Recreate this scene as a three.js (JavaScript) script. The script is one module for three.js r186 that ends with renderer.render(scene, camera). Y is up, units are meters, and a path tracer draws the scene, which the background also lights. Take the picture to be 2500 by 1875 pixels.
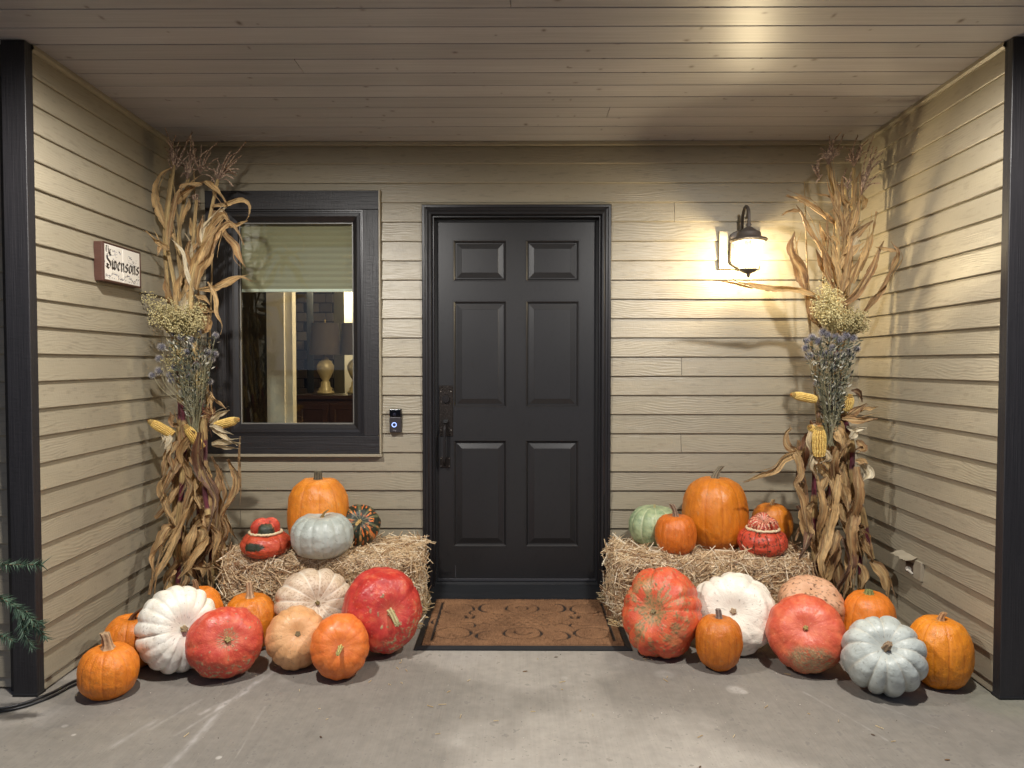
import * as THREE from 'three';
import { mergeGeometries } from 'three/addons/utils/BufferGeometryUtils.js';
import { RoundedBoxGeometry } from 'three/addons/geometries/RoundedBoxGeometry.js';
import { ImprovedNoise } from 'three/addons/math/ImprovedNoise.js';
import { FontLoader } from 'three/addons/loaders/FontLoader.js';
import { TextGeometry } from 'three/addons/geometries/TextGeometry.js';

// ---------------------------------------------------------------- camera, sky, light, exposure
const scene = new THREE.Scene();
const camera = new THREE.PerspectiveCamera(56.8, 4 / 3, 0.05, 600);
camera.position.set(0, 1.3, 4.0);
{
  const pitch = 0.0291, yaw = 0.0063;                    // a little down, a hair to the left
  camera.lookAt(-Math.sin(yaw) * Math.cos(pitch), 1.3 - Math.sin(pitch), 4.0 - Math.cos(yaw) * Math.cos(pitch));
}
const renderer = new THREE.WebGLRenderer({ antialias: true });
renderer.toneMapping = THREE.LinearToneMapping;
renderer.toneMappingExposure = 1.0;
renderer.shadowMap.enabled = true;
renderer.shadowMap.type = THREE.PCFSoftShadowMap;
{ // late dusk: a dim blue sky, a little paler towards the horizon
  const w = 128, h = 64, data = new Float32Array(w * h * 4);
  for (let j = 0; j < h; j++) for (let i = 0; i < w; i++) {
    const el = ((j + 0.5) / h - 0.5) * Math.PI, t = Math.pow(1 - Math.max(0, Math.sin(el)), 3), k = (j * w + i) * 4;
    data[k] = 0.150 + 0.11 * t; data[k + 1] = 0.185 + 0.11 * t; data[k + 2] = 0.300 + 0.08 * t; data[k + 3] = 1;
  }
  const sky = new THREE.DataTexture(data, w, h, THREE.RGBAFormat, THREE.FloatType);
  sky.mapping = THREE.EquirectangularReflectionMapping; sky.magFilter = THREE.LinearFilter; sky.needsUpdate = true;
  scene.background = sky; scene.environment = sky;
}
const LANTERN_CD = 2.2, DOWNLIGHT_CD = 20;              // candela of the wall lantern and of each porch downlight
const DOWNLIGHTS = [[-1.1, 1.95], [1.2, 1.95]];        // x, z on the porch ceiling

// ---------------------------------------------------------------- helpers
const perlin = new ImprovedNoise();
const nz = (x, y, z) => perlin.noise(x + 31.7, y + 17.3, z + 5.1);
const fb = (x, y, z, o = 3) => { let s = 0, a = 1, f = 1, t = 0; for (let i = 0; i < o; i++) { s += a * nz(x * f, y * f, z * f); t += a; a *= 0.5; f *= 2.03; } return s / t; };
function rng(seed) { let a = seed >>> 0; return () => { a = (a + 0x6D2B79F5) >>> 0; let t = a; t = Math.imul(t ^ (t >>> 15), t | 1); t ^= t + Math.imul(t ^ (t >>> 7), t | 61); return ((t ^ (t >>> 14)) >>> 0) / 4294967296; }; }
const cl = (x, a = 0, b = 1) => Math.min(b, Math.max(a, x));
const ss = (a, b, x) => { const t = cl((x - a) / (b - a)); return t * t * (3 - 2 * t); };
const mixv = (a, b, t) => [a[0] + (b[0] - a[0]) * t, a[1] + (b[1] - a[1]) * t, a[2] + (b[2] - a[2]) * t];
const lin1 = c => { c /= 255; return c <= 0.04045 ? c / 12.92 : Math.pow((c + 0.055) / 1.055, 2.4); };
const S = (r, g, b) => [lin1(r), lin1(g), lin1(b)];      // sRGB 0-255 to linear
const lc = (r, g, b) => new THREE.Color().setRGB(...S(r, g, b));
function latt(ix, iy, s) { let h = Math.imul(ix, 374761393) ^ Math.imul(iy, 668265263) ^ Math.imul(s + 11, 974711); h = Math.imul(h ^ (h >>> 13), 1274126177); return ((h ^ (h >>> 16)) >>> 0) / 4294967296; }
function pn(x, y, px, py, s) {                            // value noise that repeats after px, py cells
  const x0 = Math.floor(x), y0 = Math.floor(y), fx = x - x0, fy = y - y0, u = fx * fx * (3 - 2 * fx), v = fy * fy * (3 - 2 * fy);
  const X0 = ((x0 % px) + px) % px, X1 = (X0 + 1) % px, Y0 = ((y0 % py) + py) % py, Y1 = (Y0 + 1) % py;
  const a = latt(X0, Y0, s), b = latt(X1, Y0, s), c = latt(X0, Y1, s), d = latt(X1, Y1, s);
  return a + (b - a) * u + (c - a) * v + (a - b - c + d) * u * v;
}
const pf = (u, v, px, py, s, o = 4) => { let t = 0, a = 0.5, n = 0; for (let i = 0; i < o; i++) { t += a * pn(u * px, v * py, px, py, s + i); n += a; a *= 0.5; px *= 2; py *= 2; } return t / n; };
function tex(w, h, fn, srgb = false) {
  const d = new Uint8Array(w * h * 4);
  for (let j = 0; j < h; j++) for (let i = 0; i < w; i++) {
    const c = fn((i + 0.5) / w, (j + 0.5) / h), k = (j * w + i) * 4, m = Array.isArray(c);
    d[k] = cl(m ? c[0] : c) * 255; d[k + 1] = cl(m ? c[1] : c) * 255; d[k + 2] = cl(m ? c[2] : c) * 255; d[k + 3] = 255;
  }
  const t = new THREE.DataTexture(d, w, h, THREE.RGBAFormat);
  t.wrapS = t.wrapT = THREE.RepeatWrapping; t.magFilter = THREE.LinearFilter; t.minFilter = THREE.LinearMipmapLinearFilter; t.generateMipmaps = true;
  if (srgb) t.colorSpace = THREE.SRGBColorSpace;
  t.needsUpdate = true; return t;
}
const rep = (t, u, v) => { const c = t.clone(); c.repeat.set(u, v); c.needsUpdate = true; return c; };
const std = o => new THREE.MeshStandardMaterial(o);
const phys = o => new THREE.MeshPhysicalMaterial(o);
const used = {};
const numbered = n => { const k = used[n] = (used[n] ?? -1) + 1; return k ? `${n}_${String(k).padStart(3, '0')}` : n; };
function thing(name, label, category, [x, y, z] = [0, 0, 0], group) {
  const o = new THREE.Group(); o.name = numbered(name); o.position.set(x, y, z);
  o.userData = { label, category }; if (group) o.userData.group = group;
  scene.add(o); return o;
}
function part(name, geo, mat, parent, pos) {
  const m = new THREE.Mesh(geo, mat); m.name = name; m.castShadow = m.receiveShadow = true;
  if (pos) m.position.set(...pos);
  parent.add(m); return m;
}
function solo(name, geo, mat, label, category, pos, group) {
  const m = part(numbered(name), geo, mat, scene, pos); m.userData = { label, category }; if (group) m.userData.group = group; return m;
}
function boxUV(g, along = 'x') {                          // uv in metres, u along the grain
  g = g.index ? g.toNonIndexed() : g; const p = g.attributes.position, n = p.count, uv = new Float32Array(n * 2);
  const A = new THREE.Vector3(), B = new THREE.Vector3(), C = new THREE.Vector3(), ax = { x: 0, y: 1, z: 2 }[along];
  for (let i = 0; i < n; i += 3) {
    A.fromBufferAttribute(p, i); B.fromBufferAttribute(p, i + 1); C.fromBufferAttribute(p, i + 2);
    const N = B.clone().sub(A).cross(C.clone().sub(A)), m = [Math.abs(N.x), Math.abs(N.y), Math.abs(N.z)], d = m.indexOf(Math.max(...m));
    const rest = [0, 1, 2].filter(k => k !== d), ua = rest.includes(ax) ? ax : rest[0], va = rest.find(k => k !== ua);
    [A, B, C].forEach((q, k) => { const a = q.toArray(); uv[(i + k) * 2] = a[ua]; uv[(i + k) * 2 + 1] = a[va] + d * 0.37; });
  }
  g.setAttribute('uv', new THREE.BufferAttribute(uv, 2)); return g;
}
function shiftUV(g, du, dv) { const u = g.attributes.uv; for (let i = 0; i < u.count; i++) u.setXY(i, u.getX(i) + du, u.getY(i) + dv); return g; }
const bx = (x0, x1, y0, y1, z0, z1, along = 'x', bevel = 0.002) => {
  const w = x1 - x0, h = y1 - y0, d = z1 - z0;
  const g = bevel ? new RoundedBoxGeometry(w, h, d, 1, Math.min(bevel, w / 3, h / 3, d / 3)) : new THREE.BoxGeometry(w, h, d);
  g.translate((x0 + x1) / 2, (y0 + y1) / 2, (z0 + z1) / 2); return boxUV(g, along);
};
function loft(loops, closed = true, cap = false, along = 'y') { // faces between polylines of equal length
  const P = [], n = loops[0].length, q = (a, b, c, d) => P.push(...a, ...b, ...c, ...a, ...c, ...d);
  for (let k = 0; k + 1 < loops.length; k++) for (let i = 0; i < (closed ? n : n - 1); i++) { const j = (i + 1) % n; q(loops[k][i], loops[k][j], loops[k + 1][j], loops[k + 1][i]); }
  if (cap) { const L = loops[loops.length - 1]; q(L[0], L[1], L[2], L[3]); }
  const g = new THREE.BufferGeometry(); g.setAttribute('position', new THREE.Float32BufferAttribute(P, 3)); g.computeVertexNormals(); return boxUV(g, along);
}
const rect = (x0, x1, y0, y1, z, i = 0) => [[x0 + i, y0 + i, z], [x1 - i, y0 + i, z], [x1 - i, y1 - i, z], [x0 + i, y1 - i, z]];
function lathe(pts, seg = 32, sy = 1) { return new THREE.LatheGeometry(pts.map(p => new THREE.Vector2(p[0], p[1] * sy)), seg); }
function tube(pts, r, seg = 24, rad = 8, closed = false) { return new THREE.TubeGeometry(new THREE.CatmullRomCurve3(pts.map(p => new THREE.Vector3(...p)), closed), seg, r, rad, closed); }
function tint(g, c) { const n = g.attributes.position.count, a = new Float32Array(n * 3); for (let i = 0; i < n; i++) a.set(typeof c === 'function' ? c(i) : c, i * 3); g.setAttribute('color', new THREE.BufferAttribute(a, 3)); return g; }
function merge(list) { list = list.map(g => { g = g.index ? g.toNonIndexed() : g; for (const k of Object.keys(g.attributes)) if (!['position', 'normal', 'uv', 'color'].includes(k)) g.deleteAttribute(k); return g; }); const hasC = list.every(g => g.attributes.color); if (!hasC) list.forEach(g => g.deleteAttribute('color')); return mergeGeometries(list); }

// ---------------------------------------------------------------- textures and materials
const grainH = tex(2048, 512, (u, v) => {                // embossed cedar grain, u along the board
  const warp = pf(u, v, 5, 3, 3, 3), arch = pf(u, v, 3, 4, 9, 2);
  const rings = 0.5 + 0.5 * Math.sin(6.2832 * (v * 34 + 7 * warp + 5 * arch));
  const fine = pf(u, v, 14, 190, 21, 2), saw = pf(u, v, 420, 26, 33, 2), lump = pf(u, v, 60, 60, 40, 2);
  return 0.30 * Math.pow(rings, 1.6) * ss(0.35, 0.7, arch + 0.3 * warp) + 0.33 * fine + 0.22 * saw * ss(0.6, 0.35, arch) + 0.2 * lump;
});
const paintC = tex(1024, 256, (u, v) => { const a = 0.90 + 0.10 * pf(u, v, 6, 6, 50, 4) - 0.07 * ss(0.62, 0.8, pf(u, v, 40, 60, 57, 3)); return [a, a, a * (0.985 + 0.03 * pf(u, v, 4, 3, 61, 2))]; }, true);
const sidingM = std({ color: lc(159, 149, 128), map: rep(paintC, 1 / 2.1, 1 / 0.53), bumpMap: rep(grainH, 1 / 1.7, 1 / 0.42), bumpScale: 0.0016, roughness: 0.40 });
const roughH = tex(1024, 512, (u, v) => 0.55 * pf(u, v, 8, 120, 70, 3) + 0.25 * pf(u, v, 160, 22, 75, 2) + 0.3 * Math.pow(pf(u, v, 3, 18, 79, 3), 2));
const trimC = tex(512, 256, (u, v) => { const a = 0.8 + 0.2 * pf(u, v, 8, 40, 83, 4); return [a, a, a]; }, true);
const trimM = std({ color: lc(40, 38, 40), map: rep(trimC, 1, 2), bumpMap: rep(roughH, 1 / 1.2, 1 / 0.5), bumpScale: 0.0022, roughness: 0.5 });
const smoothTrimM = std({ color: lc(36, 34, 36), map: rep(trimC, 1.3, 3), bumpMap: rep(roughH, 1, 2), bumpScale: 0.0004, roughness: 0.36 });
const doorM = std({ color: lc(38, 37, 38), map: rep(paintC, 0.9, 1.3), bumpMap: rep(roughH, 1.2, 2.4), bumpScale: 0.00018, roughness: 0.4 });
const blackM = std({ color: lc(24, 24, 26), roughness: 0.55 });
const R0 = rng(77);
const knots = Array.from({ length: 27 }, () => [R0(), R0(), 0.002 + 0.006 * R0() * R0(), 0.006 + 0.022 * R0(), R0() * R0()]);
const knotAt = (u, v) => { let k = 0; for (const [x, y, rx, ry, s] of knots) { let du = Math.abs(u - x), dv = Math.abs(v - y); du = Math.min(du, 1 - du); dv = Math.min(dv, 1 - dv); const d = (du / rx) ** 2 + (dv / ry) ** 2; if (d < 6) k = Math.max(k, Math.exp(-d * 1.3) * (0.5 + 0.5 * s)); } return k; };
const ceilC = tex(2048, 512, (u, v) => { const k = knotAt(u, v), g = pf(u, v, 10, 90, 90, 3), b = 0.93 + 0.10 * (g - 0.5) + 0.07 * (pf(u, v, 3, 9, 95, 3) - 0.5); return [b - 0.42 * k, b - 0.47 * k, b - 0.5 * k]; }, true);
const ceilH = tex(2048, 512, (u, v) => 0.35 + 0.5 * knotAt(u, v) + 0.28 * pf(u, v, 12, 110, 98, 3) + 0.16 * pf(u, v, 8, 10, 99, 3));
const ceilM = std({ color: lc(182, 178, 179), map: rep(ceilC, 1 / 2.6, 1 / 0.62), bumpMap: rep(ceilH, 1 / 2.6, 1 / 0.62), bumpScale: 0.0013, roughness: 0.40 });
const skinH = tex(512, 512, (u, v) => 0.6 * pf(u, v, 30, 30, 120, 3) + 0.4 * pf(u, v, 110, 110, 124, 2));
const dullR = tex(512, 512, (u, v) => 0.62 + 0.5 * ss(0.35, 0.7, pf(u, v, 7, 7, 160, 4)) * (0.7 + 0.3 * pf(u, v, 60, 60, 164, 2)));
const vary = (m, list) => list.map(k => { const c = m.clone(); c.color.multiplyScalar(k); return c; });
const fibreC = tex(256, 512, (u, v) => { const a = 0.70 + 0.40 * pf(u, v, 56, 4, 130, 3) - 0.16 * ss(0.55, 0.75, pf(u, v, 9, 14, 134, 3)); return [a, a * 0.99, a * 0.965]; }, true);
const fibreH = tex(256, 512, (u, v) => 0.8 * pf(u, v, 40, 4, 140, 3) + 0.2 * pf(u, v, 60, 60, 141, 2));
const sidingV = vary(sidingM, [0.955, 0.985, 1, 1.03]), ceilV = vary(ceilM, [0.9, 0.96, 1, 1.06]);

// ---------------------------------------------------------------- ground, slab
const WX = 1.925, XF = 1.885, ZF = 1.24, SPLAY = Math.atan((1.925 - 1.885) / 1.24), CY = 2.53, EXP = 0.1075, ROW0 = 2.411 - 22 * 0.1075; // side walls, their front end, ceiling, board exposure, lowest joint
{
  const g = new THREE.PlaneGeometry(300, 300, 1, 1); g.rotateX(-Math.PI / 2);
  const ground = part('ground', boxUV(g), std({ color: lc(92, 88, 80), map: rep(paintC, 0.5, 0.5), roughness: 0.95 }), scene, [0, -0.16, 0]); ground.userData.kind = 'structure';
}
{
  // a broom-finished slab with old stains, pale mineral streaks and darker greenish patches on the right, one texture over the whole slab
  const X0 = -2.4, X1 = 2.4, Z0 = -0.1, Z1 = 3.1, W = 2048, H = 1400; // the pattern mirrors beyond this
  const seg = (px, pz, a, b) => { const dx = b[0] - a[0], dz = b[1] - a[1], t = cl(((px - a[0]) * dx + (pz - a[1]) * dz) / (dx * dx + dz * dz)); return [Math.hypot(px - a[0] - t * dx, pz - a[1] - t * dz), t]; };
  const streaks = [[[[-1.0, 0.98], [-1.06, 1.15], [-1.11, 1.366], [-1.105, 1.53], [-1.115, 1.66], [-1.13, 1.9], [-1.15, 2.4]], 0.017, 0.44], [[[-1.06, 1.23], [-1.17, 1.41]], 0.010, 0.55], [[[-1.1, 1.33], [-1.19, 1.56]], 0.008, 0.4], [[[-1.31, 1.46], [-1.37, 1.64]], 0.014, 0.35], [[[-1.22, 1.3], [-1.3, 1.52]], 0.010, 0.3], [[[1.14, 1.22], [1.22, 1.42], [1.28, 1.58]], 0.007, 0.28], [[[1.35, 1.28], [1.5, 1.5]], 0.006, 0.22], [[[-0.95, 1.35], [-0.93, 1.7]], 0.005, 0.25]];
  const spots = [[0.875, 1.2, 0.045, 0.5], [0.9, 1.22, 0.02, 0.6], [-1.62, 1.5, 0.012, 0.6], [-1.55, 1.56, 0.01, 0.8], [-0.98, 1.7, 0.014, 0.9], [0.2, 1.1, 0.02, 0.25], [0.62, 1.06, 0.05, 0.25], [-0.2, 1.6, 0.03, 0.2]];
  const map = tex(W, H, (u, v) => {
    const x = X0 + (X1 - X0) * u, z = Z1 - (Z1 - Z0) * v;
    const big = fb(x * 0.9, z * 0.9, 1.7, 4), mid = fb(x * 3.1, z * 3.1, 8.2, 4), fine = fb(x * 26, z * 26, 3.3, 3), broom = nz(x * 190, z * 2.2, 4.4) + 0.7 * nz(x * 420, z * 3, 9.4);
    let c = [0.318, 0.290, 0.250];
    const darkTone = ss(-0.10, 0.20, big + 0.4 * mid + 0.22 * ss(0.1, -0.7, x) - 0.12 * ss(0.9, 0.2, Math.abs(x - 0.35)));  // darker patches, sealed in part, more on the left, fewer right of centre
    c = mixv(c, [0.140, 0.126, 0.106], 0.66 * darkTone);
    c = mixv(c, [0.37, 0.345, 0.31], 0.5 * ss(0.05, 0.35, -big - 0.3 * mid));
    c = mixv(c, [0.20, 0.20, 0.145], 0.55 * ss(0.12, 0.4, fb(x * 1.4 + 9, z * 1.4, 2.2, 3)) * ss(0.7, 1.4, x));
    const k = 1 + 0.20 * fine + 0.055 * broom + 0.20 * mid; c = c.map(q => q * k);
    for (const [pts, w, s] of streaks) for (let i = 0; i + 1 < pts.length; i++) {
      const [d] = seg(x + 0.02 * mid, z, pts[i], pts[i + 1]); if (d < w * 5) { const e = ss(w * (1.3 + 1.6 * mid), 0, d) * s * 0.8 * (0.25 + 1.5 * Math.max(0, fb(x * 46, z * 17, 7, 3) + 0.3)); c = mixv(c, [0.47, 0.445, 0.42], cl(e)); }
    }
    for (const [sx, sz, r, s] of spots) { const d = Math.hypot(x - sx, z - sz) + 0.6 * r * fine; if (d < r) c = mixv(c, [0.55, 0.52, 0.47], s * ss(r, r * 0.5, d) * (0.6 + 0.6 * fine)); }
    const pore = nz(x * 130, 3.1, z * 130); if (pore > 0.5) c = c.map(q => q * (1 - 1.1 * (pore - 0.5))); if (fine > 0.4) c = mixv(c, [0.12, 0.11, 0.1], 0.45);
    return c.map(q => q <= 0.0031308 ? q * 12.92 : 1.055 * Math.pow(q, 1 / 2.4) - 0.055);
  }, true);
  const bump = tex(1024, 1024, (u, v) => 0.55 * pf(u, v, 300, 7, 150, 2) + 0.25 * pf(u, v, 24, 24, 155, 4) + 0.2 * pf(u, v, 200, 200, 157, 2));
  map.wrapS = map.wrapT = THREE.MirroredRepeatWrapping;
  const g = new THREE.BoxGeometry(7.2, 0.15, 5.4);
  const p = g.attributes.position, uv = g.attributes.uv;
  for (let i = 0; i < p.count; i++) uv.setXY(i, (p.getX(i) - X0) / (X1 - X0), (Z1 - p.getZ(i) - 2.6) / (Z1 - Z0));
  const slab = part('porch_floor', g, std({ map, bumpMap: rep(bump, 4.8, 3.2), bumpScale: 0.0011, roughness: 0.72 }), scene, [0, -0.075, 2.6]);
  slab.userData = { kind: 'structure', label: 'stained broom-finished concrete porch slab', category: 'floor' };
}

// ---------------------------------------------------------------- lap siding
const rowTop = Math.ceil((CY - ROW0) / EXP);
function board(L, H, seed) {
  const r = rng(seed), zb = 0.0168 + 0.0016 * (r() - 0.5), zt = 0.0035, sec = [[-0.006, 0], [zb - 0.0022, 0], [zb, 0.0032], [zt, H], [-0.006, H]];
  const P = [], UV = [], u0 = r() * 4, v0 = r() * 3, wob = (r() - 0.5) * 0.0016, n = Math.max(1, Math.round(L / 0.5));
  const pt = (s, i) => { const x = L * i / n, y = s[1] + (s[1] < 0.01 ? wob * Math.sin(i * 2.1 + u0) : 0); return [x, y, s[0]]; };
  let acc = 0;
  for (let k = 0; k < 4; k++) {
    const a = sec[k], b = sec[k + 1], d = Math.hypot(a[0] - b[0], a[1] - b[1]);
    for (let i = 0; i < n; i++) {
      const A = pt(a, i), B = pt(a, i + 1), C = pt(b, i + 1), D = pt(b, i); P.push(...A, ...B, ...C, ...A, ...C, ...D);
      const q = [[A[0], acc], [B[0], acc], [C[0], acc + d], [A[0], acc], [C[0], acc + d], [D[0], acc + d]]; q.forEach(e => UV.push(e[0] + u0, e[1] + v0));
    }
    acc += d;
  }
  for (const i of [0, n]) for (let k = 1; k < 4; k++) { P.push(...pt(sec[0], i), ...pt(sec[k], i), ...pt(sec[k + 1], i)); for (let e = 0; e < 3; e++) UV.push(u0, v0); }
  const g = new THREE.BufferGeometry(); g.setAttribute('position', new THREE.Float32BufferAttribute(P, 3)); g.setAttribute('uv', new THREE.Float32BufferAttribute(UV, 2)); g.computeVertexNormals(); return g;
}
function sideRows(wall, spans, seed, turn, at) {          // spans(row y0, y1) -> [[start, length]]
  for (let k = 0; k < rowTop; k++) {
    const y0 = k === 0 ? 0.006 : ROW0 + (k - 1) * EXP, y1 = Math.min(ROW0 + k * EXP + 0.012, CY - 0.004);
    if (y1 - y0 < 0.02) continue;
    spans(y0, y1).forEach(([s, L], i) => { const m = part('siding_board', board(L, y1 - y0, seed + k * 7 + i), sidingV[Math.floor(latt(k, i, seed) * 4)], wall); m.rotation.y = turn; m.position.set(...at(s, y0)); });
  }
}
const WIN = { x0: -1.732, x1: -0.765, y0: 0.793, y1: 2.258 }, DOOR = { x0: -0.528, x1: 0.526, y1: 2.183 };
const filler = (x0, x1, y0, y1, seed) => part('siding_board', board(x1 - x0, y1 - y0, seed), sidingV[1], backWall, [x0, y0, 0.0005]);
const backWall = thing('siding_wall', 'tan lap siding back wall around the dark front door and window', 'wall', [0, 0, 0], 'tan siding walls of the porch');
{
  const sh = new THREE.Shape([[-2.6, -0.1], [2.6, -0.1], [2.6, CY + 0.25], [-2.6, CY + 0.25]].map(p => new THREE.Vector2(...p)));
  const hole = (x0, x1, y0, y1) => sh.holes.push(new THREE.Path([[x0, y0], [x0, y1], [x1, y1], [x1, y0]].map(p => new THREE.Vector2(...p))));
  hole(-1.62, -0.86, 0.90, 2.15); hole(-0.475, 0.475, -0.09, 2.12);
  const g = new THREE.ExtrudeGeometry(sh, { depth: 0.13, bevelEnabled: false }); g.translate(0, 0, -0.137);
  part('wall_core', boxUV(g), std({ color: lc(60, 56, 50), roughness: 0.9 }), backWall);
  sideRows(backWall, (y0, y1) => {
    const cut = []; if (y1 > 0.95 && y0 < 2.15) cut.push([WIN.x0 + 0.02, WIN.x1 + 0.006]); if (y0 < DOOR.y1 - 0.05) cut.push([DOOR.x0 + 0.004, DOOR.x1 - 0.004]);
    const out = []; let x = -WX + 0.002; for (const [a, b] of cut) { out.push([x, a - x]); x = b; } out.push([x, WX - 0.002 - x]); return out.flatMap(([s, L]) => { const q = latt(Math.round(y0 * 1000), Math.round(s * 100), 9); return L > 0.9 && q < 0.12 ? [[s, L * (0.25 + q * 1.7) - 0.0012], [s + L * (0.25 + q * 1.7) + 0.0012, L * (0.75 - q * 1.7) - 0.0012]] : [[s, L]]; });
  }, 100, 0, (s, y) => [s, y, 0]);
  filler(DOOR.x0 + 0.004, DOOR.x1 - 0.004, 2.176, 2.2065, 77); // the narrow strip over the door casing
}
for (const sd of [-1, 1]) {
  const w = thing('siding_wall', sd < 0 ? 'tan lap siding side wall that carries the tile name sign' : 'tan lap siding side wall with the outlet, next to the lit lantern', 'wall', [sd * WX, 0, 0], 'tan siding walls of the porch'); w.rotation.y = -sd * SPLAY;
  const core = new THREE.BoxGeometry(0.11, CY + 0.2, ZF + 0.1); core.translate(sd * 0.063, CY / 2 - 0.0, ZF / 2 - 0.06);
  part('wall_core', boxUV(core), std({ color: lc(60, 56, 50), roughness: 0.9 }), w);
  sideRows(w, () => [[0, ZF - 0.004]], sd < 0 ? 400 : 700, -sd * Math.PI / 2, (s, y) => [0, y, sd < 0 ? ZF - 0.002 : 0.002]);
  const cove = loft([[[0, CY, 0.01], [0, CY, ZF]], [[-sd * 0.022, CY - 0.001, 0.01], [-sd * 0.022, CY - 0.001, ZF]], [[-sd * 0.026, CY - 0.018, 0.01], [-sd * 0.026, CY - 0.018, ZF]], [[-sd * 0.017, CY - 0.028, 0.01], [-sd * 0.017, CY - 0.028, ZF]], [[0, CY - 0.03, 0.01], [0, CY - 0.03, ZF]]], false, false, 'z');
  part('cove_strip', cove, sidingM, w);
  // the house front beyond each corner post
  const f = thing('siding_wall', sd < 0 ? 'strip of siding house front at the left picture edge, behind the fir branch' : 'strip of siding house front at the right picture edge beyond the post', 'wall', [sd * XF, 0, ZF - 0.045], 'tan siding walls of the porch');
  const fc = new THREE.BoxGeometry(1.5, CY + 0.1, 0.1); fc.translate(sd * 0.85, CY / 2 - 0.03, -0.058);
  part('wall_core', boxUV(fc), std({ color: lc(60, 56, 50), roughness: 0.9 }), f);
  sideRows(f, () => [[0, 1.5]], sd < 0 ? 1000 : 1300, 0, (s, y) => [sd < 0 ? -1.575 : 0.075, y, 0]);
  const post = thing('corner_post', sd < 0 ? 'dark corner post beside the fir branch and name sign wall' : 'dark corner post beside the outlet wall and blue-grey pumpkin', 'post', [sd * XF, 0, ZF - 0.006], 'dark porch corner posts');
  const pg = bx(sd < 0 ? -0.076 : -0.017, sd < 0 ? 0.017 : 0.076, 0.002, CY - 0.002, 0.0, 0.046, 'y', 0.004);
  part('corner_board', shiftUV(pg, sd, 0.3), trimM, post);
  part('base_shoe', bx(sd < 0 ? -0.079 : -0.020, sd < 0 ? 0.020 : 0.079, 0.001, 0.012, -0.002, 0.049, 'x', 0.002), blackM, post);
}

// ---------------------------------------------------------------- board ceiling
const ceiling = new THREE.Group(); ceiling.name = 'porch_ceiling'; ceiling.position.set(0, CY, 0); scene.add(ceiling);
ceiling.userData = { kind: 'structure', label: 'taupe painted tongue-and-groove board ceiling with knots', category: 'ceiling' };
{
  const WD = 0.137, r = rng(5), joints = { 11: -0.02, 13: 0.03, 3: 0.45, 7: -0.9, 16: -1.1, 19: 0.8 };
  for (let k = 0; k < 24; k++) {
    const z0 = k * WD - 0.004, z1 = z0 + WD, cut = joints[k], spans = cut === undefined ? [[-3.3, 3.3]] : [[-3.3, cut - 0.0012], [cut + 0.0012, 3.3]];
    spans.forEach(([a, b]) => {
      const yy = 0.0012 * (r() - 0.5), e = 0.0062, c = 0.010; // v-grooved long edges
      const sec = [[z0 + 0.0011, 0.03], [z0 + 0.0011, c + yy], [z0 + e, yy], [z1 - 0.003, yy], [z1 - 0.0011, 0.004 + yy], [z1 - 0.0011, 0.03]];
      const g = loft(sec.map(([z, y]) => [[a, y, z], [b, y, z]]), false, false, 'x');
      part('ceiling_board', shiftUV(g, r() * 7, r() * 5), ceilV[Math.floor(r() * 4)], ceiling);
    });
  }
  part('roof_deck', boxUV(new THREE.BoxGeometry(6.8, 0.12, 3.6)), std({ color: lc(40, 38, 36), roughness: 0.9 }), ceiling, [0, 0.1, 1.5]);
  part('fascia_board', bx(-3.35, 3.35, -0.03, 0.2, 3.285, 3.315), trimM, ceiling);
  part('frieze_strip', bx(-WX + 0.03, WX - 0.03, -0.022, -0.001, 0.014, 0.036), sidingM, ceiling);
}
// recessed porch lights just above the upper picture edge
DOWNLIGHTS.forEach(([x, z], i) => {
  const t = thing('ceiling_downlight', i ? 'round recessed ceiling light on the lantern side of the porch' : 'round recessed ceiling light on the name sign side of the porch', 'ceiling light', [x, CY, z], 'recessed porch ceiling lights');
  part('trim_ring', lathe([[0.072, -0.001], [0.095, -0.001], [0.097, -0.006], [0.09, -0.009], [0.074, -0.008], [0.07, -0.002]], 40), std({ color: lc(225, 220, 210), roughness: 0.4 }), t);
  const lens = new THREE.CircleGeometry(0.072, 40); lens.rotateX(Math.PI / 2);
  part('light_lens', lens, std({ color: 0xffffff, emissive: lc(255, 248, 236), emissiveIntensity: 6, roughness: 0.4 }), t, [0, -0.003, 0]);
  const s = new THREE.SpotLight(lc(255, 251, 245), DOWNLIGHT_CD, 0, 1.48, 0.32, 2); s.name = 'downlight'; s.position.set(0, -0.02, 0); s.target.position.set(0, -1, -0.12);
  s.castShadow = true; s.shadow.radius = 2.6; s.shadow.mapSize.set(2048, 2048); t.add(s, s.target);
});

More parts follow.
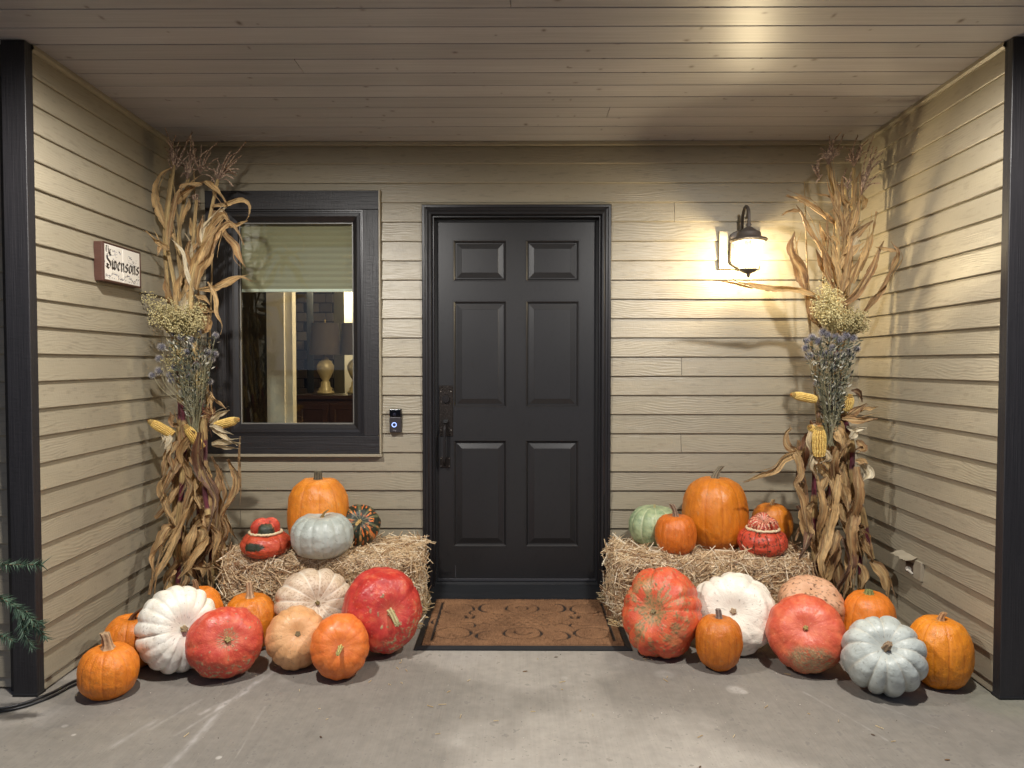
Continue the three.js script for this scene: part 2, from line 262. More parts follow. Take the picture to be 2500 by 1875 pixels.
// ---------------------------------------------------------------- front door
{
  const F = thing('door_frame', 'dark moulded casing and jambs framing the front door', 'door frame', [0, 0, 0]);
  const U = (x, y, z) => [[-x, 0.012, z], [-x, y, z], [x, y, z], [x, 0.012, z]];
  part('casing', loft([U(0.528, 2.183, -0.004), U(0.528, 2.183, 0.026), U(0.524, 2.179, 0.030), U(0.512, 2.167, 0.030), U(0.508, 2.163, 0.024), U(0.500, 2.155, 0.021), U(0.488, 2.142, 0.027), U(0.478, 2.131, 0.024), U(0.474, 2.127, 0.015), U(0.474, 2.127, -0.10)], false, false, 'y'), smoothTrimM, F);
  part('jamb', loft([U(0.474, 2.127, -0.001), U(0.464, 2.118, -0.001), U(0.464, 2.118, -0.028), U(0.462, 2.116, -0.13)], false, false, 'y'), smoothTrimM, F);
  part('weather_strip', loft([U(0.4635, 2.1175, -0.05), U(0.452, 2.104, -0.052), U(0.452, 2.104, -0.064)], false), blackM, F);
  part('threshold', loft([[[-0.47, 0.045, -0.13], [0.47, 0.045, -0.13]], [[-0.47, 0.045, -0.045], [0.47, 0.045, -0.045]], [[-0.47, 0.034, -0.03], [0.47, 0.034, -0.03]], [[-0.50, 0.016, 0.145], [0.50, 0.016, 0.145]], [[-0.50, 0.001, 0.147], [0.50, 0.001, 0.147]]], false, false, 'x'), std({ color: lc(38, 40, 44), roughness: 0.45, map: rep(trimC, 1, 3), bumpMap: rep(roughH, 1, 2), bumpScale: 0.0008 }), F);
  const d = thing('front_door', 'dark charcoal six-panel front door', 'door', [0, 0, -0.06]);
  const PX = [[-0.364, -0.054], [0.05, 0.360]], PY = [[0.242, 0.862], [1.045, 1.658], [1.765, 2.003]];
  const sh = new THREE.Shape([[-0.4575, 0.05], [0.4575, 0.05], [0.4575, 2.1], [-0.4575, 2.1]].map(p => new THREE.Vector2(...p)));
  for (const [a, b] of PX) for (const [c, e] of PY) sh.holes.push(new THREE.Path([[a, c], [a, e], [b, e], [b, c]].map(p => new THREE.Vector2(...p))));
  const g = new THREE.ExtrudeGeometry(sh, { depth: 0.045, bevelEnabled: false }); g.translate(0, 0, -0.045);
  part('stile_and_rail_frame', boxUV(g, 'y'), doorM, d);
  part('leak_stop_slab', bx(-0.47, 0.47, 0.03, 2.122, -0.068, -0.047, 'y', 0), doorM, d);  // added unseen slab, stops room light leaking round the door
  for (const [a, b] of PX) for (const [c, e] of PY)
    part('door_panel', loft([rect(a, b, c, e, 0), rect(a, b, c, e, 0.0015, 0.001), rect(a, b, c, e, 0.0015, 0.006), rect(a, b, c, e, -0.006, 0.014), rect(a, b, c, e, -0.012, 0.017), rect(a, b, c, e, -0.012, 0.022), rect(a, b, c, e, -0.0022, 0.050), rect(a, b, c, e, -0.0010, 0.0515)], true, true, 'y'), doorM, d);
  part('door_sweep', bx(-0.455, 0.455, 0.047, 0.062, 0.001, 0.012), std({ color: lc(70, 70, 74), roughness: 0.35, metalness: 0.3 }), d);
  part('scratch_mark', bx(-0.352, -0.3505, 0.066, 0.135, 0.0002, 0.0008, 'y', 0), std({ color: lc(95, 95, 100), roughness: 0.7 }), d);
  // handle set
  const hamH = tex(256, 256, (u, v) => { const a = pf(u, v, 16, 16, 200, 1), b = pf(u, v, 26, 26, 204, 1); return 0.6 * a + 0.4 * b; });
  const bronze = std({ color: lc(58, 52, 48), metalness: 0.75, roughness: 0.36, bumpMap: rep(hamH, 14, 14), bumpScale: 0.0011 }), iron = std({ color: lc(44, 41, 41), metalness: 0.6, roughness: 0.42 });
  const h = thing('door_handle_set', 'hammered dark bronze handle set on the front door', 'door handle', [0, 0, -0.06]);
  const holes = (list, s) => list.forEach(([x, y]) => s.holes.push(new THREE.Path([[x - 0.003, y - 0.0028], [x - 0.003, y + 0.0028], [x + 0.003, y + 0.0028], [x + 0.003, y - 0.0028]].map(p => new THREE.Vector2(...p)))));
  const ps = new THREE.Shape([[-0.44, 0.885], [-0.366, 0.885], [-0.366, 1.172], [-0.44, 1.172]].map(p => new THREE.Vector2(...p)));
  const qs = []; for (const sx of [-0.431, -0.422, -0.384, -0.375]) for (const sy of [1.164, 1.152, 0.905, 0.893]) qs.push([sx, sy]); holes(qs, ps);
  const pgo = new THREE.ExtrudeGeometry(ps, { depth: 0.004, bevelEnabled: true, bevelSize: 0.0015, bevelThickness: 0.0015, bevelSegments: 1 });
  part('escutcheon_plate', boxUV(pgo), bronze, h, [0, 0, 0.002]);
  const cyl = (r1, r2, l, x, y, z) => { const c = new THREE.CylinderGeometry(r1, r2, l, 32); c.rotateX(Math.PI / 2); c.translate(x, y, z); return c; };
  part('deadbolt_lock', merge([cyl(0.0205, 0.0225, 0.016, -0.403, 1.097, 0.014), cyl(0.011, 0.011, 0.003, -0.403, 1.097, 0.023)]), iron, h);
  part('thumb_latch', merge([new RoundedBoxGeometry(0.03, 0.016, 0.02, 2, 0.004).translate(-0.404, 0.972, 0.02), new RoundedBoxGeometry(0.024, 0.007, 0.03, 2, 0.003).translate(-0.404, 0.965, 0.03)]), blackM, h);
  part('lower_plate', shiftUV(bx(-0.439, -0.380, 0.703, 0.763, 0.001, 0.007), 0.3, 0.1), bronze, h);
  const gs = new THREE.CatmullRomCurve3([[-0.406, 0.945, 0.006], [-0.406, 0.945, 0.035], [-0.406, 0.925, 0.05], [-0.408, 0.84, 0.052], [-0.409, 0.755, 0.048], [-0.409, 0.733, 0.034], [-0.409, 0.731, 0.006]].map(p => new THREE.Vector3(...p)), false, 'catmullrom', 0.3);
  part('grip', new THREE.ExtrudeGeometry(new THREE.Shape([[-0.0055, -0.014], [0.0055, -0.0155], [0.0055, 0.0155], [-0.0055, 0.014]].map(p => new THREE.Vector2(...p))), { steps: 40, extrudePath: gs }), iron, h);
  for (const [x, y] of [[-0.432, 1.139], [-0.375, 1.139], [-0.432, 0.918], [-0.375, 0.918], [-0.433, 0.755], [-0.386, 0.755], [-0.433, 0.711], [-0.386, 0.711]]) { const q = new THREE.SphereGeometry(0.0036, 10, 6); q.scale(1, 1, 0.5); part('screw', q, std({ color: lc(150, 142, 135), metalness: 0.8, roughness: 0.35 }), h, [x, y, 0.0075]); }
}

// ---------------------------------------------------------------- window and the room behind it
{
  const { x0, x1, y0, y1 } = WIN, w = thing('window', 'dark framed window with rough-sawn trim beside the front door', 'window', [0, 0, 0]);
  part('trim_board', shiftUV(bx(x0, x1, 2.155, y1, 0.002, 0.040), 0.1, 0.2), trimM, w);
  part('trim_board', shiftUV(bx(x0, x1, y0, 0.892, 0.002, 0.040), 0.5, 0.7), trimM, w);
  part('trim_board', shiftUV(bx(x0, -1.626, 0.893, 2.154, 0.002, 0.036, 'y'), 0.9, 0.1), trimM, w);
  part('trim_board', shiftUV(bx(-0.854, x1 - 0.002, 0.893, 2.154, 0.002, 0.036, 'y'), 0.3, 0.9), trimM, w);
  part('sill_flashing', bx(x0 - 0.01, x1 + 0.012, y0 - 0.016, y0 - 0.001, 0.008, 0.05), sidingM, w);
  part('side_flashing', bx(x1 - 0.001, x1 + 0.008, y0, y1 + 0.006, 0.004, 0.045, 'y'), sidingM, w);
  const r = (i, z) => rect(-1.626, -0.854, 0.892, 2.155, z, i);
  part('sash_frame', loft([r(0.0, 0.03), r(0.008, 0.030), r(0.011, 0.024), r(0.016, 0.024), r(0.02, 0.028), r(0.036, 0.026), r(0.044, 0.018), r(0.062, 0.004), r(0.066, -0.012), r(0.066, -0.04)], true, false, 'y'), smoothTrimM, w);
  part('glazing_bead', loft([r(0.0655, -0.009), r(0.071, -0.009), r(0.071, -0.013)], true), std({ color: lc(120, 118, 112), roughness: 0.4 }), w);
  part('glass_pane', bx(-1.566, -0.914, 0.955, 2.093, -0.0155, -0.0145, 'x', 0), phys({ color: 0xf4f8f5, roughness: 0.0, transmission: 1, thickness: 0, ior: 1.52 }), w);
  part('reveal', loft([r(0.02, -0.04), r(0.02, -0.137)], true), std({ color: lc(190, 180, 160), roughness: 0.6 }), w);
  const blind = thing('window_blind', 'pleated roller blind half lowered behind the window glass', 'blind', [0, 0, -0.055]);
  const pl = []; for (let k = 0; k < 12; k++) { const a = 2.125 - k * 0.0335, b = a - 0.0335; pl.push([[-1.6, a, 0], [-0.88, a, 0]], [[-1.6, (a + b) / 2, 0.0085], [-0.88, (a + b) / 2, 0.0085]]); } pl.push([[-1.6, 1.723, 0], [-0.88, 1.723, 0]]);
  part('pleated_fabric', loft(pl, false), phys({ color: lc(150, 141, 116), roughness: 0.9, transmission: 0.06, thickness: 0, side: THREE.DoubleSide }), blind);
  part('bottom_rail', bx(-1.6, -0.88, 1.706, 1.723, -0.006, 0.012), std({ color: lc(214, 212, 198), roughness: 0.4 }), blind);
  // room
  const cream = std({ color: lc(206, 188, 152), map: rep(paintC, 0.5, 0.5), roughness: 0.8 }), white = std({ color: lc(206, 198, 182), roughness: 0.5 });
  const room = new THREE.Group(); room.name = 'interior_room'; room.userData = { kind: 'structure', label: 'lit room seen through the window', category: 'room' }; scene.add(room);
  part('room_floor', bx(-4.8, 0.6, -0.2, -0.1, -5.3, -0.14, 'x', 0), std({ color: lc(96, 70, 48), roughness: 0.5, map: rep(trimC, 1, 3) }), room);
  part('room_ceiling', bx(-4.8, 0.6, 2.6, 2.7, -5.3, -0.14, 'x', 0), white, room);
  part('room_wall', bx(-4.8, 0.6, -0.1, 2.6, -5.3, -5.2, 'x', 0), cream, room);
  part('room_wall', bx(-4.9, -4.8, -0.1, 2.6, -5.3, -0.14, 'y', 0), cream, room);
  part('room_wall', bx(0.6, 0.7, -0.1, 2.6, -5.3, -0.14, 'y', 0), cream, room);
  part('partition_wall', bx(-4.8, -1.868, -0.1, 2.6, -1.42, -1.32, 'y', 0), std({ color: lc(44, 41, 38), roughness: 0.8 }), room);
  part('opening_casing', bx(-1.867, -1.735, -0.1, 2.3, -1.43, -1.30, 'y'), white, room);
  part('opening_casing', bx(-1.734, -1.68, -0.1, 2.3, -1.41, -1.325, 'y'), white, room);
  // added chimney standing in for a reflection in the glass
  const br = thing('brick_reflection', 'dark chimney behind the table lamps, seen through the window', 'brickwork', [0, 0, -3.9]);
  part('brickwork_core', bx(-2.72, -2.335, -0.1, 2.6, -0.5, -0.012, 'x', 0), std({ color: lc(26, 24, 23), roughness: 0.9 }), br);
  part('brickwork_core', bx(-2.26, -2.035, -0.1, 2.6, -0.5, -0.012, 'x', 0), std({ color: lc(26, 24, 23), roughness: 0.9 }), br);
  const bm = [std({ color: lc(92, 84, 78), roughness: 0.5, bumpMap: rep(skinH, 3, 3), bumpScale: 0.004 }), std({ color: lc(76, 69, 65), roughness: 0.55, bumpMap: rep(skinH, 3, 3), bumpScale: 0.004 }), std({ color: lc(104, 96, 88), roughness: 0.45, bumpMap: rep(skinH, 3, 3), bumpScale: 0.004 })];
  const R = rng(91), bw = 0.141, bh = 0.105;
  for (const [a, b] of [[-2.72, -2.335], [-2.26, -2.035]]) for (let k = 0; k < 18; k++) for (let x = a - (k % 2) * bw / 2; x < b - 0.01; x += bw) {
    const l = Math.max(a, x) + 0.003, r2 = Math.min(b, x + bw) - 0.003; if (r2 - l < 0.03) continue;
    const m = part('brick', bx(l, r2, 0.5 + k * bh + 0.004, 0.5 + (k + 1) * bh - 0.004, -0.02, 0.010, 'x', 0.006), bm[Math.floor(R() * 3)], br, [0, 0, 0.004 * R()]);
  }
  // bright cased doorway beyond
  const dw = thing('cased_doorway', 'bright white cased doorway beyond the lamps, seen through the window', 'doorway', [0, 0, -4.9]);
  part('door_casing', bx(-2.19, -2.03, -0.1, 2.4, -0.1, 0, 'y'), white, dw); part('door_casing', bx(-1.7, -1.55, -0.1, 2.4, -0.1, 0, 'y'), white, dw);
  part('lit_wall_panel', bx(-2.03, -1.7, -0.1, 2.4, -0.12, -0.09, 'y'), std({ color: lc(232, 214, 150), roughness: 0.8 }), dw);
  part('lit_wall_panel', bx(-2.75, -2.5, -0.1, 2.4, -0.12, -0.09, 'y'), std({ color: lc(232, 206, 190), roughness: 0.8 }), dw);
  const cab = thing('sideboard', 'dark wood sideboard under the table lamps, seen through the window', 'sideboard', [0, 0, -3.0]);
  const wood = std({ color: lc(58, 36, 28), roughness: 0.35, map: rep(trimC, 1, 2) });
  part('cabinet_body', bx(-2.2, -1.2, 0.02, 0.945, -0.45, 0, 'y'), wood, cab); part('cabinet_top', bx(-2.22, -1.17, 0.947, 0.985, -0.47, 0.025), wood, cab);
  for (const k of [0, 1, 2]) part('cabinet_door', loft([rect(-2.17 + k * 0.325, -1.86 + k * 0.325, 0.1, 0.9, 0.001), rect(-2.17 + k * 0.325, -1.86 + k * 0.325, 0.1, 0.9, 0.014, 0.001), rect(-2.17 + k * 0.325, -1.86 + k * 0.325, 0.1, 0.9, 0.014, 0.05), rect(-2.17 + k * 0.325, -1.86 + k * 0.325, 0.1, 0.9, 0.006, 0.06)], true, true, 'y'), wood, cab);
  [[-1.94, -3.2, 'table lamp with grey drum shade and gold urn base, nearer of two through the window'], [-1.64, -3.24, 'table lamp half hidden by the window frame, behind the sideboard end']].forEach(([x, z, label]) => {
    const l = thing('table_lamp', label, 'table lamp', [x, 0.986, z], 'lamps on the sideboard');
    part('lamp_base', lathe([[0.001, 0], [0.085, 0], [0.085, 0.03], [0.06, 0.04], [0.07, 0.06], [0.05, 0.075], [0.045, 0.12], [0.03, 0.14], [0.05, 0.17], [0.082, 0.24], [0.086, 0.29], [0.06, 0.335], [0.035, 0.35], [0.03, 0.37], [0.008, 0.38], [0.008, 0.46]], 32), std({ color: lc(184, 168, 128), metalness: 0.15, roughness: 0.35 }), l);
    part('lamp_shade', lathe([[0.158, 0.40], [0.135, 0.72], [0.132, 0.72], [0.155, 0.40]], 40), phys({ color: lc(88, 78, 72), roughness: 0.9, transmission: 0.15, thickness: 0 }), l);
    part('finial', lathe([[0.001, 0.76], [0.01, 0.75], [0.006, 0.735], [0.012, 0.72], [0.001, 0.71]], 12), std({ color: lc(190, 165, 110), metalness: 0.7, roughness: 0.3 }), l);
  });
  const rl = thing('added_room_lamp', 'ceiling lamp added to light the room, out of sight above the window', 'ceiling lamp', [-0.7, 2.45, -1.2]);  // added unseen lamp, lights casing and sideboard from the front
  part('lamp_bowl', lathe([[0.001, -0.1], [0.09, -0.085], [0.15, -0.03], [0.16, 0.02], [0.001, 0.03]], 32), std({ color: lc(255, 240, 215), emissive: lc(255, 214, 150), emissiveIntensity: 2.2 }), rl);
  const pl2 = new THREE.PointLight(lc(255, 232, 196), 8, 0, 2); pl2.position.set(0, -0.05, 0); pl2.castShadow = true; pl2.shadow.radius = 5; rl.add(pl2);
  const rl2 = thing('added_doorway_lamp', 'unseen lamp added to brighten the doorway beyond the chimney', 'ceiling lamp', [-2.2, 2.42, -4.62]);  // added out of view to brighten the wall behind the table lamps
  part('lamp_bowl', lathe([[0.001, -0.1], [0.09, -0.085], [0.15, -0.03], [0.16, 0.02], [0.001, 0.03]], 32), std({ color: lc(255, 240, 215), emissive: lc(255, 224, 170), emissiveIntensity: 2.2 }), rl2);
  const pl3 = new THREE.PointLight(lc(255, 236, 200), 9, 0, 2); pl3.position.set(0, -0.05, 0); pl3.castShadow = true; pl3.shadow.radius = 5; rl2.add(pl3);
}

// ---------------------------------------------------------------- wall lantern
{
  const LX = 1.236, LZ = 0.19, t = thing('wall_lantern', 'lit wall lantern with seeded glass and gooseneck arm on the siding', 'lantern', [LX, 0, 0]);
  const iron = std({ color: lc(78, 71, 66), metalness: 0.2, roughness: 0.5, bumpMap: rep(skinH, 3, 3), bumpScale: 0.0008 });
  part('mounting_block', shiftUV(bx(-0.112, 0.108, 1.823, 2.034, 0.004, 0.034, 'x', 0.003), 0.2, 0.1), sidingM, t);
  const bp = new THREE.Shape(); bp.moveTo(-0.052, 1.865); bp.quadraticCurveTo(-0.05, 1.842, 0, 1.83); bp.quadraticCurveTo(0.05, 1.842, 0.052, 1.865); bp.lineTo(0.052, 2.0); bp.quadraticCurveTo(0.05, 2.016, 0, 2.028); bp.quadraticCurveTo(-0.05, 2.016, -0.052, 2.0);
  part('back_plate', new THREE.ExtrudeGeometry(bp, { depth: 0.012, bevelEnabled: true, bevelSize: 0.007, bevelThickness: 0.008, bevelSegments: 3 }), iron, t, [0, 0, 0.040]);
  part('arm', merge([tube([[0, 1.985, 0.05], [0, 2.03, 0.075], [0, 2.1, 0.085], [0, 2.137, 0.115], [0, 2.142, 0.15], [0, 2.115, 0.185], [0, 2.07, 0.192], [0, 2.03, 0.19]], 0.0085, 40, 10), tube([[0, 2.135, 0.16], [0, 2.10, 0.165], [0, 2.08, 0.15], [0, 2.085, 0.13]], 0.005, 20, 8)]), iron, t);
  part('cap', lathe([[0.001, 2.048], [0.011, 2.045], [0.015, 2.036], [0.010, 2.028], [0.022, 2.021], [0.034, 2.012], [0.047, 2.002], [0.058, 1.998], [0.062, 1.990], [0.064, 1.975], [0.077, 1.966], [0.094, 1.962], [0.098, 1.957], [0.0975, 1.952], [0.088, 1.9505], [0.087, 1.945], [0.081, 1.944], [0.078, 1.9505], [0.02, 1.956], [0.001, 1.957]], 48), iron, t, [0, 0, LZ]);
  const seedH = tex(256, 256, (u, v) => Math.pow(pf(u, v, 18, 18, 300, 2), 1.5));
  const gl = lathe([[0.0775, 1.9485], [0.074, 1.93], [0.068, 1.905], [0.0625, 1.875], [0.0585, 1.845], [0.056, 1.825], [0.0505, 1.808], [0.046, 1.802]], 40);
  part('glass_shade', gl, phys({ color: 0xfffaf0, roughness: 0.07, transmission: 0.96, thickness: 0, ior: 1.5, bumpMap: rep(seedH, 5, 2), bumpScale: 0.004 }), t, [0, 0, LZ]);
  part('finial', lathe([[0.001, 1.805], [0.046, 1.804], [0.047, 1.797], [0.035, 1.787], [0.016, 1.779], [0.008, 1.774], [0.0095, 1.768], [0.008, 1.761], [0.001, 1.757]], 32), iron, t, [0, 0, LZ]);
  part('socket', lathe([[0.001, 1.956], [0.018, 1.956], [0.018, 1.915], [0.001, 1.915]], 20), std({ color: lc(200, 195, 185), roughness: 0.5 }), t, [0, 0, LZ]);
  part('light_bulb', lathe([[0.001, 1.918], [0.014, 1.915], [0.018, 1.90], [0.027, 1.882], [0.030, 1.865], [0.027, 1.848], [0.016, 1.836], [0.001, 1.833]], 24), std({ color: 0xffffff, emissive: lc(255, 238, 205), emissiveIntensity: 5 }), t, [0, 0, LZ]);
  const p = new THREE.PointLight(lc(255, 237, 198), LANTERN_CD, 0, 2); p.name = 'lantern_light'; p.position.set(0, 1.866, LZ); p.castShadow = true; p.shadow.radius = 1.45; p.shadow.bias = -0.0005; t.add(p);
}

// ---------------------------------------------------------------- doorbell
{
  const t = thing('doorbell', 'black video doorbell with a glowing blue ring between window and door', 'doorbell', [-0.6785, 0.9785, 0.012]);
  part('wedge_mount', bx(-0.033, 0.033, -0.066, 0.066, 0, 0.008), blackM, t);
  part('lower_face', new RoundedBoxGeometry(0.064, 0.088, 0.022, 3, 0.005), std({ color: lc(70, 66, 68), roughness: 0.38, metalness: 0.5 }), t, [0, -0.0225, 0.0195]);
  part('camera_face', new RoundedBoxGeometry(0.064, 0.044, 0.023, 3, 0.005), std({ color: lc(10, 10, 16), roughness: 0.12 }), t, [0, 0.0445, 0.0195]);
  part('camera_lens', lathe([[0.001, 0.004], [0.006, 0.003], [0.0095, 0], [0.011, -0.001]], 24).rotateX(Math.PI / 2), std({ color: lc(28, 30, 46), roughness: 0.08 }), t, [-0.004, 0.036, 0.031]);
  part('glowing_ring', new THREE.TorusGeometry(0.0118, 0.0021, 10, 40), std({ color: lc(160, 180, 255), emissive: lc(150, 178, 255), emissiveIntensity: 1.6 }), t, [-0.005, -0.022, 0.031]);
  part('push_button', lathe([[0.001, 0.0015], [0.009, 0.001], [0.0098, -0.0005]], 24).rotateX(Math.PI / 2), std({ color: lc(52, 52, 66), roughness: 0.3 }), t, [-0.005, -0.022, 0.0308]);
  const font = await new FontLoader().loadAsync('fonts/droid/droid_sans_regular.typeface.json');
  const tg = new TextGeometry('ring', { font, size: 0.0075, depth: 0.0005, curveSegments: 3 }); tg.computeBoundingBox(); tg.translate(-tg.boundingBox.max.x / 2 - 0.004, 0, 0);
  part('lettering', tg, std({ color: lc(165, 160, 165), roughness: 0.4 }), t, [0, -0.056, 0.0306]);
}

// ---------------------------------------------------------------- tile name sign
{
  const Wc = 1024, Hc = 536, cv = document.createElement('canvas'); cv.width = Wc; cv.height = Hc; const c = cv.getContext('2d');
  c.fillStyle = '#ece6da'; c.fillRect(0, 0, Wc, Hc);
  const G = { // pen strokes of a broad-nib blackletter, y up from the base line, x-height 1
    o: [0.74, [[.1, .2], [.1, .8], [.35, 1], [.6, .8], [.6, .2], [.35, 0], [.1, .2]]],
    n: [0.76, [[0, .88], [.1, 1], [.1, .06], [.2, 0]], [[.1, .78], [.4, 1], [.54, .82], [.54, .1], [.64, 0]]],
    w: [1.06, [[0, .9], [.1, 1], [.1, .2], [.3, 0], [.47, .2], [.47, 1]], [[.47, .2], [.68, 0], [.88, .2], [.88, .8], [.72, 1]]],
    e: [0.70, [[.6, .22], [.35, 0], [.1, .2], [.1, .8], [.35, 1], [.6, .76], [.1, .46]]],
    s: [0.68, [[.58, .85], [.35, 1], [.1, .8], [.16, .6], [.5, .44], [.56, .2], [.3, 0], [.04, .16]]],
    h: [0.74, [[.02, 1.6], [.1, 1.72], [.1, .06], [.2, 0]], [[.1, .78], [.4, 1], [.54, .76], [.52, .2], [.34, -.16]]],
    T: [1.0, [[-.02, 1.4], [.2, 1.68], [.6, 1.5], [.95, 1.68]], [[.3, 1.56], [.1, 1.1], [.1, .3], [.42, 0], [.85, .28]], [[.52, 1.45], [.52, .4]]],
    S: [1.0, [[.9, 1.5], [.52, 1.82], [.14, 1.46], [.2, 1.12], [.76, .74], [.88, .36], [.52, 0], [.02, .24]], [[.06, .52], [.45, .34]]] };
  const write = (str, x, y, s, col) => { const nib = [0.13 * s, -0.1 * s]; c.fillStyle = col; for (const ch of str) { const [w, ...st] = G[ch]; for (const L of st) for (let i = 0; i + 1 < L.length; i++) { const a = [x + L[i][0] * s, y - L[i][1] * s], b = [x + L[i + 1][0] * s, y - L[i + 1][1] * s]; c.beginPath(); c.moveTo(a[0] - nib[0], a[1] - nib[1]); c.lineTo(b[0] - nib[0], b[1] - nib[1]); c.lineTo(b[0] + nib[0], b[1] + nib[1]); c.lineTo(a[0] + nib[0], a[1] + nib[1]); c.closePath(); c.fill(); } x += (w + 0.1) * s; } };
  write('The', 40, 120, 56, '#14131a');
  write('Swensons', 52, 362, 134, '#14131a');
  const r = rng(12), leafy = (x, y, n, s) => { for (let i = 0; i < n; i++) { const a = r() * 6.28, l = s * (0.5 + r()), px = x + (r() - 0.5) * s * 5, py = y + (r() - 0.5) * s * 3; c.fillStyle = ['#2a2f4c', '#1d1e2c', '#47507a', '#6d6a55'][Math.floor(r() * 4)]; c.beginPath(); c.ellipse(px, py, l, l * 0.32, a, 0, 6.3); c.fill(); } };
  for (let x = 30; x < 1000; x += 34) leafy(x, 452 + 34 * Math.sin(x * 0.017) + 20 * (r() - 0.5), 5, 11);
  for (let x = 40; x < 1000; x += 55) leafy(x, 500, 3, 8);
  leafy(250, 80, 9, 12); leafy(420, 90, 9, 12); leafy(180, 150, 6, 9); leafy(740, 120, 12, 13); leafy(820, 170, 8, 11); leafy(930, 130, 5, 9); leafy(960, 250, 8, 10); leafy(30, 260, 5, 9); leafy(40, 330, 5, 8); leafy(255, 205, 5, 9); leafy(985, 380, 5, 8);
  c.strokeStyle = '#3a3f5e'; c.lineWidth = 4;
  for (const [x, y, R] of [[330, 130, 34], [300, 110, 22], [690, 130, 30], [80, 180, 32], [900, 200, 24]]) { c.beginPath(); c.ellipse(x, y, R, R * 1.3, 0.4, 0.4, 5.2); c.stroke(); }
  c.beginPath(); c.moveTo(60, 190); c.quadraticCurveTo(220, 150, 360, 120); c.stroke(); c.beginPath(); c.moveTo(660, 190); c.quadraticCurveTo(800, 210, 980, 240); c.stroke();
  const map = new THREE.CanvasTexture(cv); map.colorSpace = THREE.SRGBColorSpace; map.magFilter = THREE.LinearFilter;
  const t = thing('name_sign', 'framed tile name sign with black gothic lettering on the side wall', 'sign', [-1.891, 1.7575, 0.665]); t.rotation.y = SPLAY; t.scale.setScalar(0.965);
  const wood = std({ color: lc(84, 52, 40), map: rep(trimC, 3, 8), bumpMap: rep(roughH, 2, 5), bumpScale: 0.0012, roughness: 0.55 });
  part('wood_block', bx(0, 0.04, -0.091, 0.091, -0.172, 0.172, 'z', 0.003), wood, t);
  const lip = (y0, y1, z0, z1, al) => part('frame_lip', bx(0.0395, 0.0475, y0, y1, z0, z1, al, 0.001), wood, t);
  lip(0.084, 0.091, -0.172, 0.172, 'z'); lip(-0.091, -0.084, -0.172, 0.172, 'z'); lip(-0.0838, 0.0838, 0.1655, 0.172, 'y'); lip(-0.0838, 0.0838, -0.172, -0.1655, 'y');
  for (const k of [0, 1]) { // two glazed tiles side by side; the front runs from +z to -z
    const g = new RoundedBoxGeometry(0.163, 0.166, 0.006, 2, 0.0015), p = g.attributes.position, uv = g.attributes.uv;
    for (let i = 0; i < p.count; i++) uv.setXY(i, (k + 0.5 + p.getX(i) / 0.1645) / 2, 0.5 + p.getY(i) / 0.168);
    g.rotateY(Math.PI / 2); part('glazed_tile', g, phys({ map, roughness: 0.22, clearcoat: 0.5, clearcoatRoughness: 0.15 }), t, [0.0425, 0, k ? -0.0825 : 0.0825]);
  }
}

// ---------------------------------------------------------------- outlet on the right wall
{
  const t = thing('wall_outlet', 'weathered outlet box with torn open cover low on the side wall', 'outlet', [1.895, 0.33, 0.62]); t.rotation.y = -SPLAY;
  const pl = std({ color: lc(160, 150, 130), roughness: 0.5, map: rep(paintC, 3, 3) });
  part('cover_plate', bx(-0.016, 0.004, -0.045, 0.045, -0.095, 0.10, 'z', 0.003), pl, t);
  const fl = new THREE.PlaneGeometry(0.15, 0.055, 14, 6), p = fl.attributes.position; for (let i = 0; i < p.count; i++) { const x = p.getX(i), y = p.getY(i), e = y < -0.02 ? 0.012 * nz(x * 60, 3, 1) : 0; p.setXYZ(i, x, y + e, 0.006 * nz(x * 20, y * 30, 4)); } fl.rotateX(-1.25); fl.rotateY(-Math.PI / 2); fl.computeVertexNormals();
  part('torn_cover_flap', fl, std({ color: lc(158, 148, 128), roughness: 0.6, side: THREE.DoubleSide }), t, [-0.034, 0.047, -0.02]);
  part('socket_face', bx(-0.019, -0.014, -0.032, 0.022, -0.03, 0.035, 'z', 0.002), std({ color: lc(70, 52, 40), roughness: 0.7 }), t);
  part('plug', merge([new THREE.CylinderGeometry(0.009, 0.011, 0.022, 14).rotateZ(1.2).translate(-0.026, -0.008, 0.012), new THREE.CylinderGeometry(0.006, 0.006, 0.03, 10).rotateZ(0.9).translate(-0.03, -0.016, 0.03)]), std({ color: lc(220, 214, 200), roughness: 0.4 }), t);
}

// ---------------------------------------------------------------- black cords along the left wall
[[[[-1.55, 0.9], [-1.72, 1.02], [-1.80, 1.16], [-1.83, 1.27], [-1.9, 1.37], [-2.05, 1.42], [-2.4, 1.45]], 0.0055, 'upper black extension cord along the foot of the side wall'], [[[-1.5, 0.95], [-1.70, 1.07], [-1.775, 1.18], [-1.81, 1.30], [-1.88, 1.39], [-2.05, 1.445], [-2.4, 1.49]], 0.005, 'outer black extension cord along the foot of the side wall']].forEach(([pts, r, label]) =>
  solo('extension_cord', tube(pts.map(([x, z], i) => [x, r + 0.0015, z]), r, 60, 8), std({ color: lc(26, 25, 27), roughness: 0.4 }), label, 'cord', [0, 0, 0], 'black cords on the floor'));

